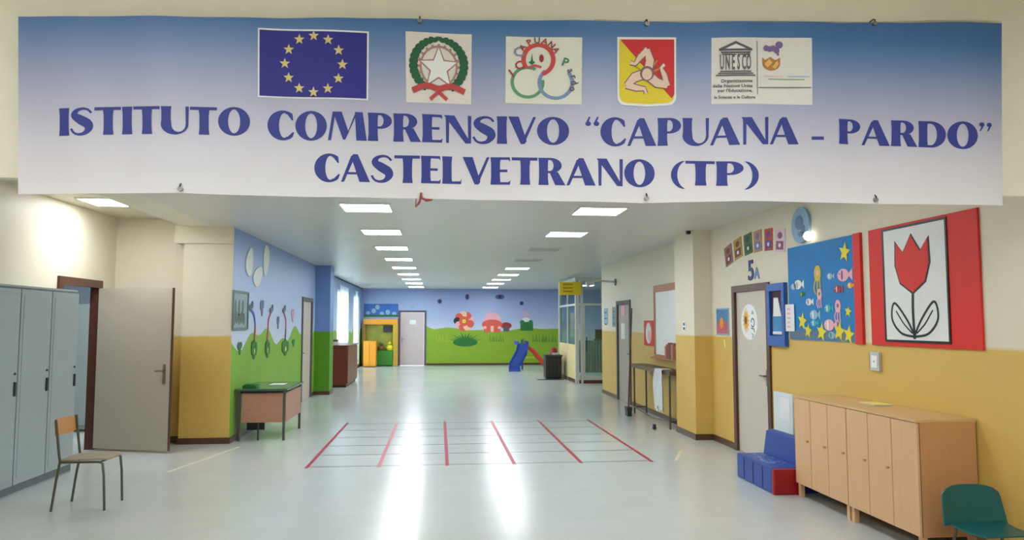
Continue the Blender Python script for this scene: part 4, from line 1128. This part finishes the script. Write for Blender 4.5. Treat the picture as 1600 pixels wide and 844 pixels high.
# hanging cloth
m_ = MB(); cols = 14; rws = 12; yc, _z = at(1030, 590, X=3.64).y, 0; G = []
for j in range(rws+1):
    v = j/rws; row = []
    for i in range(cols+1):
        u = i/cols-.5; wv = .2+.14*math.sin(v*2.6); row.append(m_.bm.verts.new((3.635-.02*math.sin(i*1.9+v*2)-.004, yc+u*wv*1.6+.03*math.sin(v*4), TZ+.012-(.66+.06*math.sin(i*1.2))*v)))
    G.append(row)
for j in range(rws):
    for i in range(cols): m_.bm.faces.new([G[j][i], G[j][i+1], G[j+1][i+1], G[j+1][i]])
m_.box(3.635, 3.8, yc-.16, yc+.16, TZ+.002, TZ+.014, .003)
tag(m_.build('cloth', mat('pale_cloth', (206, 214, 214), .8, var=.12), smooth=True), 'pale grey cloth hanging over the edge of the wall table', 'cloth')
# low dark foot bar / caster on the floor
q = at(1023, 672, Z=0)
m_ = MB().tube([(q.x, q.y, .03), (q.x, q.y+.04, .03)], .03, 12).box(q.x-.02, q.x+.02, q.y-.01, q.y+.05, .05, .09, .004)
tag(m_.build('caster', M_dark), 'small dark object on the floor in front of the wall table', 'caster')
q = at(982, 650, Z=0); q2 = at(987, 478, X=XR-.03)
t = thing('broom', 'thin dark broom leaning almost upright against the edge of the farther right door', 'broom', (q.x, q.y, 0))
own(t, MB().tube([(q.x, q.y, .16), (q2.x, q2.y, 2.0)], .014, 8).build('broom_handle', mat('broom_dark', (84, 56, 52), .5)),
    MB().box(q.x-.05, q.x+.05, q.y-.1, q.y+.1, .1, .17, .01).box(q.x-.04, q.x+.04, q.y-.095, q.y+.095, 0.0, .1).build('bristles', M_dark))

# ------------------------------------------------------------ pilaster fittings
def sw(name, px, py, w_, h_, X, label, cat, grey=M_dark):
    y, z = rwp(px, py, X); t_ = thing(name, label, cat, (X, y, z))
    own(t_, MB().box(X-.012, X, y-w_/2, y+w_/2, z-h_/2, z+h_/2, .003).build('plate', M_white),
        MB().box(X-.016, X-.012, y-w_*.28, y+w_*.28, z+h_*.08, z+h_*.36, .002).build('rocker', grey), MB().box(X-.016, X-.012, y-w_*.28, y+w_*.28, z-h_*.36, z-h_*.08, .002).build('rocker', grey))
sw('light_switch', 1070, 510, .12, .15, 3.74, 'white light switch with dark rockers on the pilaster', 'light switch')
y, z = rwp(1078, 361, 3.74)
t = thing('motion_sensor', 'small black sensor high on the pilaster under the ceiling', 'sensor', (3.74, y, z))
own(t, MB().box(3.69, 3.74, y-.04, y+.04, z-.05, z+.05, .012).build('housing', M_black), MB().tube([(3.68, y, z-.01), (3.69, y, z-.01)], .018, 12).build('lens', M_dark))

# ------------------------------------------------------------ right wall by the class door
# small picture and yellow tag
t = thing('child_picture', 'small blue and pink picture on the wall left of the class door', 'picture', (XR, 10.1, 1.6))
m_ = MB(); m_.m(M_lblue); y0_, y1_, z0_, z1_ = RB(m_, 1120, 482, 1140, 524, 0, .012)
m_.m(mat('picture_teal', (70, 130, 170), .5, var=.3, scale=12)); m_.box(XR-.014, XR-.012, y0_+.02, y1_-.02, (z0_+z1_)/2, z1_-.02)
m_.m(mat('picture_pink', (190, 96, 110), .5, var=.3, scale=12)); m_.box(XR-.014, XR-.012, y0_+.02, y1_-.02, z0_+.02, (z0_+z1_)/2)
m_.m(M_orange); FR.shape(m_, ell((y0_+y1_)/2+.02, (z0_+z1_)/2-.02, .06, .08, 14), .014, .002)
own(t, m_.build('picture_sheet'))
m_ = MB(); y, z = rwp(1133, 537); FR.shape(m_, [(y-.03, z-.06), (y+.02, z-.05), (y+.045, z+.06), (y-.01, z+.05)], .001, .004)
tag(m_.build('paper_tag', mat('pale_yellow', (240, 228, 130), .6)), 'small pale yellow paper tag below the blue and pink picture', 'paper')
# letter cards in an arch
cards = [((1133, 388), (1145, 410), (150, 110, 100), (120, 60, 70)), ((1147, 377), (1160, 400), (176, 150, 60), (130, 60, 60)), ((1163, 371), (1176, 392), (90, 110, 50), (40, 90, 70)),
         ((1178, 366), (1191, 388), (196, 140, 110), (110, 130, 190)), ((1195, 363), (1208, 386), (190, 80, 60), (110, 80, 150)), ((1211, 363), (1228, 389), (226, 200, 210), (150, 90, 110))]
nm = ['brown', 'olive yellow', 'green', 'peach and blue', 'red and violet', 'pale pink and plum']
for k, (a_, b_, c1, c2) in enumerate(cards):
    m_ = MB(); ya, za = rwp(*a_); yb, zb = rwp(*b_); yc, zc = (ya+yb)/2, (za+zb)/2; w2, h2 = abs(ya-yb)/2, .135
    tilt = [.22, .16, .1, .04, -.04, -.1][k]
    rot = lambda a2, b2: (yc+a2*math.cos(tilt)+b2*math.sin(tilt)*-1*-1, zc-a2*math.sin(tilt)+b2*math.cos(tilt))
    cm = mat('card_%d' % k, c1, .6, var=.2, scale=20); cm2 = mat('card_mark_%d' % k, c2, .6, var=.2, scale=20)
    m_.m(cm); FR.shape(m_, [rot(-w2, -h2), rot(w2, -h2), rot(w2, h2), rot(-w2, h2)], .001, .006)
    m_.m(cm2); FR.shape(m_, [rot(-w2*.7, -h2*.8), rot(w2*.7, -h2*.8), rot(w2*.7, -h2*.05), rot(-w2*.7, -h2*.05)], .007, .002)
    FR.shape(m_, [rot(*q) for q in ell(0, h2*.45, w2*.45, h2*.3, 12)], .007, .002)
    m_.m(M_paper); FR.shape(m_, [rot(*q) for q in ell(0, -h2*.42, w2*.25, h2*.2, 10)], .009, .001)
    tag(m_.build('letter_card'), '%s card in the arch over the class door, %s from left' % (nm[k], ['first', 'second', 'third', 'fourth', 'fifth', 'sixth'][k]), 'card', 'arched cards over the class door')
def wall_text(txt, px, py, size, mt, name, label, cat, sq=1.0):
    cu = bpy.data.curves.new(name, 'FONT'); cu.body = txt; cu.size = size; cu.align_x = 'CENTER'; cu.align_y = 'CENTER'; cu.extrude = .004; cu.offset = size*.02
    to = bpy.data.objects.new('tmp', cu); SC.collection.objects.link(to); me = bpy.data.meshes.new_from_object(to); bpy.data.objects.remove(to)
    y, z = rwp(px, py)
    for v in me.vertices: v.co = (XR-.006-v.co.z, y-v.co.x*sq, z+v.co.y)
    me.materials.clear(); me.materials.append(mt); o = bpy.data.objects.new(name, me); SC.collection.objects.link(o)
    return tag(o, label, cat) if label else o
wall_text('5', 1174, 424, .36, mat('numeral_navy', (60, 84, 130), .6, var=.3, scale=30), 'paper_numeral', 'dark blue paper numeral five above the class door', 'numeral', 1.1)
wall_text('A', 1183, 428, .2, mat('letter_blue', (120, 156, 196), .6), 'paper_letter', 'small light blue paper letter A beside the blue numeral', 'letter', 1.1)
# sunflower disc on the class door
XD = XR+.01
y0_, z1_ = rwp(1158, 476, XD); y1_, z0_ = rwp(1185, 532, XD); yc, zc, ry, rz = (y0_+y1_)/2, (z0_+z1_)/2, abs(y0_-y1_)/2, (z1_-z0_)/2
FD = Fr((XD, 0, 0), (0, 1, 0), (0, 0, 1), (-1, 0, 0))
t = thing('door_sign', 'white oval paper sign with sunflower and dark letters on the class door', 'sign', (XD, yc, zc))
m_ = MB(); FD.shape(m_, ell(yc, zc, ry, rz, 36), .001, .003); p0 = m_.build('paper_disc', M_white)
m_ = MB().m(mat('petal', (232, 176, 50), .6)); fy, fz = yc+ry*.38, zc+.02
for k in range(14):
    an = 2*PI*k/14; FD.shape(m_, [(fy+.05*math.cos(an-.3), fz+.07*math.sin(an-.3)), (fy+.105*math.cos(an), fz+.17*math.sin(an)), (fy+.05*math.cos(an+.3), fz+.07*math.sin(an+.3))], .004, .002+.0001*k)
FD.shape(m_, ell(fy, fz, .07, .1, 20), .004, .004); p1 = m_.build('petals')
m_ = MB(); FD.shape(m_, ell(fy, fz, .035, .055, 16), .008, .002); p2 = m_.build('seed_head', mat('seed_brown', (110, 62, 36), .6))
m_ = MB(); by = yc-ry*.42
stroke(FD, m_, ell(by, zc-.01, .05, .055, 12), .014, .004, .002); stroke(FD, m_, [(by+.05, zc-.08), (by-.03, zc-.09), (by-.05, zc-.13)], .014, .004, .002)
stroke(FD, m_, [(by+.03, zc-.15), (by-.02, zc-.17), (by+.02, zc-.2)], .012, .004, .002); stroke(FD, m_, [(by+.03, zc+.1), (by, zc+.14), (by-.03, zc+.1)], .012, .004, .002)
own(t, p0, p1, p2, m_.build('dark_letters', M_dark))
# blue display frame
t = thing('display_case', 'blue framed display box with papers right of the class door', 'display case', (XR, 8.6, 1.5))
ya, za = rwp(1203, 440); yb, zb = rwp(1233, 545); y0_, y1_ = sorted((ya, yb)); y1_ = RD0-.075; z0_, z1_ = 1.43, 2.17
D_ = .05
f_ = MB()
for a_, b_, c_, d_ in ((y0_, y1_, z0_, z0_+.12), (y0_, y1_, z1_-.09, z1_), (y0_, y0_+.07, z0_+.12, z1_-.09), (y1_-.07, y1_, z0_+.12, z1_-.09)): f_.box(XR-D_, XR-.001, a_, b_, c_, d_, .003)
f_ = f_.build('frame', M_bluef)
bk = MB().m(mat('maroon', (70, 30, 50), .6)).box(XR-.02, XR-.001, y0_+.07, y1_-.07, z0_+.12, z1_-.09).build('back_panel')
ins = MB().m(M_paper)
FR.shape(ins, [(y0_+.12, 1.78), (y1_-.12, 1.78), (y1_-.14, 2.0), (y0_+.2, 2.0)], .022, .004)
ins = ins.build('white_sheet'); 
i2 = MB().m(mat('blue_green_print', (70, 140, 190), .5, var=.35, scale=9)); FR.shape(i2, [(y0_+.08, z0_+.13), (y1_-.1, z0_+.13), (y1_-.1, 1.8), (y0_+.1, 1.8)], .021, .002)
i2.m(M_paper); FR.shape(i2, [(y0_+.08, z0_+.14), (y1_-.1, z0_+.14), (y1_-.1, z0_+.17), (y0_+.08, z0_+.17)], .0235, .002)
own(t, f_, bk, ins, i2.build('printed_sheet'))
# white sheet
m_ = MB().m(M_paper); RB(m_, 1231, 476, 1246, 518, .03, .004)
y0_, z1_ = rwp(1233, 482); m_.m(M_pink)
for k in range(5): m_.box(XR-.036, XR-.034, y0_-.09, y0_-.02, z1_-.05*k-.02, z1_-.05*k)
tag(m_.build('paper_sheet'), 'white printed sheet pinned between the display box and the big blue artwork', 'paper')
# big blue artwork
AY0, AY1, AZ0, AZ1 = 6.72, 8.07, 1.52, 2.555
t = thing('blue_artwork', 'big blue painted sheet covered with paper fish and yellow stars on the right wall', 'artwork', (XR, 7.4, 1.5))
bs = MB().m(M_bluep).box(XR-.02, XR-.001, AY0, AY1, AZ0, AZ1).build('blue_sheet'); 
rs = MB().m(M_red).box(XR-.03, XR-.001, 6.6, AY0-.002, AZ0-.02, AZ1+.005).build('red_strip')
sd = MB().m(mat('sea_bed_grey', (96, 116, 140), .6, var=.3, scale=20)).box(XR-.0215, XR-.02, AY0+.01, AY1-.01, AZ0+.01, AZ0+.1).build('sea_bed')
own(t, bs, rs, sd)
def sticker(kind, px, py, r, mt, mt2=None):
    y, z = rwp(px, py); m_ = MB().m(mt)
    if kind == 'star': FR.shape(m_, star(y, z, r, r*.45, PI/2+.2), .022, .004)
    elif kind == 'fish':
        FR.shape(m_, ell(y, z, r, r*.62, 16), .022, .004); FR.shape(m_, [(y-r*.8, z), (y-r*1.6, z+r*.6), (y-r*1.6, z-r*.6)], .022, .003)
        if mt2: m_.m(mt2); FR.shape(m_, ell(y+r*.2, z, r*.18, r*.5, 10), .026, .001); FR.shape(m_, ell(y+r*.65, z+r*.15, r*.1, r*.1, 8), .026, .001)
    elif kind == 'sea':
        FR.shape(m_, ell(y, z+r*.5, r*.5, r*.6, 14), .022, .004)
        for k in range(3): stroke(FR, m_, curve([(y+(k-1)*r*.3, z+r*.1), (y+(k-1)*r*.45+.015, z-r*.5), (y+(k-1)*r*.35, z-r)], 3), r*.16, .022, .003)
        if mt2: m_.m(mt2); FR.shape(m_, ell(y, z+r*.55, r*.2, r*.2, 10), .026, .001)
    own(t, m_.build({'star': 'yellow_star', 'fish': 'paper_fish', 'sea': 'paper_octopus'}[kind]))
st = [('star', 1323, 394, .085, M_ylw, None), ('fish', 1250, 445, .07, M_paper, M_lblue), ('fish', 1243, 448, .05, M_lblue, M_paper), ('sea', 1281, 438, .12, mat('ochre_yellow', (206, 186, 70), .6), M_pink), ('fish', 1300, 432, .045, M_lblue, M_paper),
      ('fish', 1321, 430, .085, M_pink, M_purple), ('fish', 1312, 452, .055, M_redv, M_pink), ('sea', 1284, 467, .08, M_pink, M_green), ('fish', 1267, 472, .05, M_paper, M_purple), ('fish', 1275, 492, .07, M_lblue, M_paper),
      ('fish', 1297, 482, .055, mat('aqua', (60, 170, 190), .6), M_paper), ('sea', 1313, 487, .09, M_pink, M_purple), ('fish', 1299, 508, .08, M_pink, M_paper), ('star', 1257, 502, .085, M_ylw, None), ('star', 1266, 517, .07, M_ylw, None),
      ('star', 1287, 519, .085, M_ylw, None), ('star', 1315, 518, .09, M_ylw, None), ('star', 1330, 523, .08, M_ylw, None), ('star', 1329, 487, .05, M_ylw, None), ('fish', 1303, 524, .05, M_lblue, M_green), ('fish', 1256, 460, .035, M_green, M_ylw), ('fish', 1275, 505, .05, mat('aqua', (60, 170, 190)), M_paper), ('fish', 1332, 446, .04, M_orange, M_paper)]
for s_ in st: sticker(*s_[:3], s_[3]*1.2, *s_[4:])
# round pale blue disc and small white emissive ball
y, z = rwp(1254, 352)
t = thing('round_plaque', 'pale blue round plaque high on the wall above the blue artwork', 'plaque', (XR, y, z))
m_ = MB(); FR.shape(m_, ell(y, z, .2, .2, 36), .001, .03); a1_ = m_.build('disc', M_lblue)
m_ = MB(); FR.shape(m_, ell(y+.02, z+.03, .09, .08, 20), .031, .004); FR.shape(m_, ell(y-.07, z-.05, .04, .05, 14), .031, .004); FR.shape(m_, ell(y-.02, z-.1, .07, .03, 14), .031, .004)
own(t, a1_, m_.build('blue_motif', mat('dusty_blue', (110, 140, 180), .6)))
y, z = rwp(1270, 369)
m_ = MB(); m_.lathe([(.01, -.05), (.035, -.035), (.05, 0), (.035, .035), (.01, .05)], (XR-.055, y, z), 16); m_.box(XR-.01, XR-.001, y-.02, y+.02, z-.02, z+.02)
tag(m_.build('glowing_ball', emis('ball_emission', (255, 252, 240), 2.0), smooth=True), 'small glowing white ball on the wall beside the round blue plaque', 'lamp')

# red poster with framed drawing: a plain flower stands in for the artwork
PY0, PY1, PZ0, PZ1 = 5.07, 6.47, 1.5, 2.56
t = thing('red_poster', 'large red board with black-framed white sheet showing a red shape, right wall', 'poster', (XR, 5.8, 1.5))
rd = MB().box(XR-.02, XR-.001, PY0, PY1, PZ0, PZ1, .003).build('red_board', M_red)
iy0, iy1, iz0, iz1 = 5.4, 6.25, 1.535, 2.54
bk = MB()
for a_, b_, c_, d_ in ((iy0, iy1, iz0, iz0+.02), (iy0, iy1, iz1-.02, iz1), (iy0, iy0+.02, iz0+.02, iz1-.02), (iy1-.02, iy1, iz0+.02, iz1-.02)): bk.box(XR-.028, XR-.02, a_, b_, c_, d_)
bk = bk.build('black_border', M_black)
ws = MB().box(XR-.024, XR-.02, iy0+.02, iy1-.02, iz0+.02, iz1-.02).build('white_sheet', M_paper)
cy, cz = 5.84, 2.2
tul = lambda s: [(cy-.21*s, cz+.2*s), (cy-.11*s, cz+.1*s), (cy, cz+.24*s), (cy+.11*s, cz+.1*s), (cy+.21*s, cz+.2*s), (cy+.22*s, cz), (cy+.16*s, cz-.15*s), (cy, cz-.24*s), (cy-.16*s, cz-.15*s), (cy-.22*s, cz)]
m_ = MB().m(M_black); FR.shape(m_, tul(1.08), .0245, .003); m_.m(M_red); FR.shape(m_, tul(1), .0276, .002); fl_ = m_.build('red_flower')
m_ = MB().m(M_black)
stroke(FR, m_, curve([(cy, cz-.22), (cy+.01, cz-.4), (cy, iz0+.03)], 6), .03, .0245, .002)
for sg in (-1, 1):
    stroke(FR, m_, curve([(cy, iz0+.06), (cy+sg*.1, iz0+.2), (cy+sg*.26, iz0+.34), (cy+sg*.3, iz0+.2), (cy+sg*.18, iz0+.08), (cy, iz0+.05)], 6), .02, .0245, .0022)
    stroke(FR, m_, curve([(cy+sg*.03, iz0+.08), (cy+sg*.14, iz0+.16), (cy+sg*.24, iz0+.27)], 5), .012, .0245, .0021)
ln_ = m_.build('black_stem_and_leaves')
own(t, rd, bk, ws, fl_, ln_)
# switch box below
y, z = rwp(1371, 565)
t = thing('wall_switch_box', 'white wall switch box with grey side below the big red poster', 'switch box', (XR, y, z))
own(t, MB().box(XR-.03, XR, y-.07, y+.075, z-.085, z+.085, .005).build('housing', mat('box_grey', (196, 200, 200), .4)), MB().box(XR-.034, XR-.03, y-.045, y+.045, z-.055, z+.055, .002).build('cover_plate', M_white),
    MB().box(XR-.036, XR-.034, y-.012, y+.012, z-.008, z+.008, .001).build('button', M_lblue), MB().box(XR-.02, XR, y+.078, y+.1, z-.08, z+.08).build('side_strip', mat('brownish', (140, 96, 74), .5)))

# white upright panel on the wall by the sofa
t = thing('white_panel', 'white upright flat panel leaning on the yellow wall behind the blue foam sofa', 'panel', (3.95, 8.3, 0))
y0_, y1_ = 7.95, 8.42
own(t, MB().box(3.93, 3.985, y0_, y1_, .03, .9, .008).build('panel_body', mat('bluish_white', (214, 224, 228), .4)), MB().box(3.925, 3.93, y0_+.06, y0_+.3, .6, .85, .002).build('paper_strip', M_paper),
    MB().box(3.93, 3.985, y0_+.05, y0_+.1, 0, .03).box(3.93, 3.985, y1_-.1, y1_-.05, 0, .03).build('feet', M_dark))

# ------------------------------------------------------------ foam sofa
t = thing('foam_sofa', 'low blue children\'s foam sofa with red end between class door and wooden lockers', 'sofa', (3.6, 7.6, 0))
SY0, SY1 = 7.12, 8.04
ps = []
m_ = MB().box(3.31, 3.62, SY0+.05, SY1, .0, .26, .02); ps.append(m_.build('seat', M_bluev, smooth=False))
prof = [(3.62, 0), (3.9, 0), (3.9, .2), (3.8, .5), (3.72, .52), (3.66, .5), (3.62, .24)]
m_ = MB().prism([(a_, SY0+.05, b_) for a_, b_ in prof], (0, SY1-SY0-.05, 0)); ps.append(m_.build('backrest', M_bluev))
m_ = MB().box(3.305, 3.63, SY0, SY0+.05, .0, .255, .015); ps.append(m_.build('end_panel', M_redv))
m_ = MB(); rr = random.Random(4)
for k in range(26):
    a_, b_ = 3.37+rr.random()*.2, 7.35+rr.random()*.6
    m_.box(a_, a_+.018+.02*rr.random(), b_, b_+.012+.025*rr.random(), .2602, .2612)
ps.append(m_.build('printed_pattern', M_lblue))
for k in range(3): ps.append(MB().box(3.306, 3.311, SY0+.26+k*.23, SY0+.268+k*.23, .02, .24).build('seam', mat('navy_seam', (20, 40, 96), .5)))
own(t, *ps)

# ------------------------------------------------------------ wooden locker cabinets
def wood_cab(y0, y1, label, n, knob_side):
    t_ = thing('wooden_locker', label, 'cabinet', (3.75, (y0+y1)/2, 0), 0, 'beech lockers along the right wall')
    X0, X1, Z0, Z1 = 3.52, 3.985, .13, .985
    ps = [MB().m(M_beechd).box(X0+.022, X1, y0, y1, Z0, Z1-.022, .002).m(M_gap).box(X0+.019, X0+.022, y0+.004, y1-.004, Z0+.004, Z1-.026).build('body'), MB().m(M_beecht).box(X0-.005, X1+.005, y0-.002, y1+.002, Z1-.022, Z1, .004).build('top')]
    wd_ = (y1-y0)/n
    for k in range(n):
        a_ = y0+k*wd_+.004; b_ = y0+(k+1)*wd_-.004
        d = MB().box(X0, X0+.018, a_, b_, Z0+.004, Z1-.026, .002).build('cabinet_door', M_beech); ps.append(d)
        if k >= knob_side:
            kn = MB().tube([(X0, a_+.035, .57), (X0-.008, a_+.035, .57), (X0-.022, a_+.035, .57)], [.007, .007, .013], 12).build('knob', M_seat, smooth=True); kn.parent = d
    for yy_ in (y0+.035, y1-.035):
        for xx in (X0+.04, X1-.04): ps.append(MB().box(xx-.022, xx+.022, yy_-.022, yy_+.022, 0, Z0, .003).build('leg', M_beech))
    own(t_, *ps)
wood_cab(6.152, 7.09, 'beech wood locker unit with three doors, the farther one next to the blue sofa', 3, 0)
wood_cab(5.19, 6.148, 'beech wood locker unit with three doors, the nearer one showing its end', 3, 1)
q = at(1353, 626, Z=.985)
t = thing('booklet', 'pale yellow booklet lying on the farther wooden locker', 'booklet', (q.x, q.y, .985))
own(t, MB().box(3.74, 3.9, 6.08, 6.3, .986, .995, .001).build('pages', M_paper), MB().box(3.735, 3.905, 6.075, 6.305, .995, .998).build('cover', mat('pale_yellow', (240, 228, 130))))
t.location.z = .986

# ------------------------------------------------------------ teal chair, bottom right
t = thing('child_chair', 'teal plastic chair with rounded back at the lower right corner beside the wooden lockers', 'chair', (3.75, 4.75, 0))
cx_, cy_ = 3.70, 4.85
ps = []
def shell(mb, f_, nu=12, nv=8, th=.012):
    g1 = [[mb.bm.verts.new(f_(u/nu, v/nv, 0)) for u in range(nu+1)] for v in range(nv+1)]
    g2 = [[mb.bm.verts.new(f_(u/nu, v/nv, th)) for u in range(nu+1)] for v in range(nv+1)]
    for v in range(nv):
        for u in range(nu):
            mb.bm.faces.new([g1[v][u], g1[v][u+1], g1[v+1][u+1], g1[v+1][u]]); mb.bm.faces.new([g2[v][u], g2[v+1][u], g2[v+1][u+1], g2[v][u+1]])
    for v in range(nv):
        for u in (0, nu): mb.bm.faces.new([g1[v][u], g1[v+1][u], g2[v+1][u], g2[v][u]])
    for u in range(nu):
        for v in (0, nv): mb.bm.faces.new([g1[v][u], g2[v][u], g2[v][u+1], g1[v][u+1]])
def backf(u, v, t_):      # back faces the camera, seat behind it
    s_ = 2*u-1; hw = .235*(1-.1*v)*(1 if v < .8 else math.sqrt(max(.0, 1-((v-.8)/.2)**2*.35)))
    return (cx_+s_*hw, cy_+.03*(1-s_*s_)+.05*v+t_, .31+.26*v-.02*(s_**4)*v)
m_ = MB(); shell(m_, backf); ps.append(m_.build('backrest', M_teal, smooth=True))
def seatf(u, v, t_):
    s_ = 2*u-1; return (cx_+s_*.2*(1-.05*v), cy_-.34*v, .33-.015*math.sin(v*PI)+t_-.01)
m_ = MB(); shell(m_, seatf); ps.append(m_.build('seat', M_teal, smooth=True))
for sx in (-1, 1):
    ps.append(MB().tube([(cx_+sx*.19, cy_+.04, 0), (cx_+sx*.17, cy_-.03, .31)], .011, 8).build('leg', M_tube)); ps.append(MB().tube([(cx_+sx*.19, cy_-.33, 0), (cx_+sx*.17, cy_-.28, .31)], .011, 8).build('leg', M_tube))
own(t, *ps)

# ------------------------------------------------------------ floor markings
TX = [-1.54, -.70, .11, .92, 1.74, 2.62]
tn = ['leftmost', 'second from the left', 'third from the left', 'fourth from the left', 'fifth from the left', 'rightmost']
for k, x in enumerate(TX):
    m_ = MB().box(x-.022, x+.022, 8.98, 12.95, .0, .0016)
    tag(m_.build('red_floor_tape', M_redtape), 'red tape line running along the floor, %s of six' % tn[k], 'tape', 'red tape lines on the floor')
TY = [9.05, 9.83, 10.55, 11.3, 12.05, 12.8]
tn2 = ['nearest', 'second nearest', 'third nearest', 'third farthest', 'second farthest', 'farthest']
for k, y in enumerate(TY):
    tag(MB().box(-1.54, 2.6, y-.012, y+.012, .0, .0008).build('dark_floor_line', M_blktape), 'thin dark line crossing the red tape lines, %s of six' % tn2[k], 'tape', 'thin cross lines on the floor')
for (x0_, x1_, y0_, y1_, lb) in ((-3.1, -2.75, 8.9, 10.6, 'faded yellow tape on the floor near the left column'), (2.9, 3.2, 9.0, 9.7, 'yellow wall reflection painted on the floor right of the red lines')):  # second strip is the yellow wall's reflection, painted onto the floor
    m_ = MB(); m_.prism([(x0_, y0_, 0), (x0_+.05, y0_, 0), (x1_+.05, y1_, 0), (x1_, y1_, 0)], (0, 0, .001))
    tag(m_.build('yellow_tape_and_reflection', mat('pale_floor_yellow', (200, 200, 176), .4)), lb, 'tape')
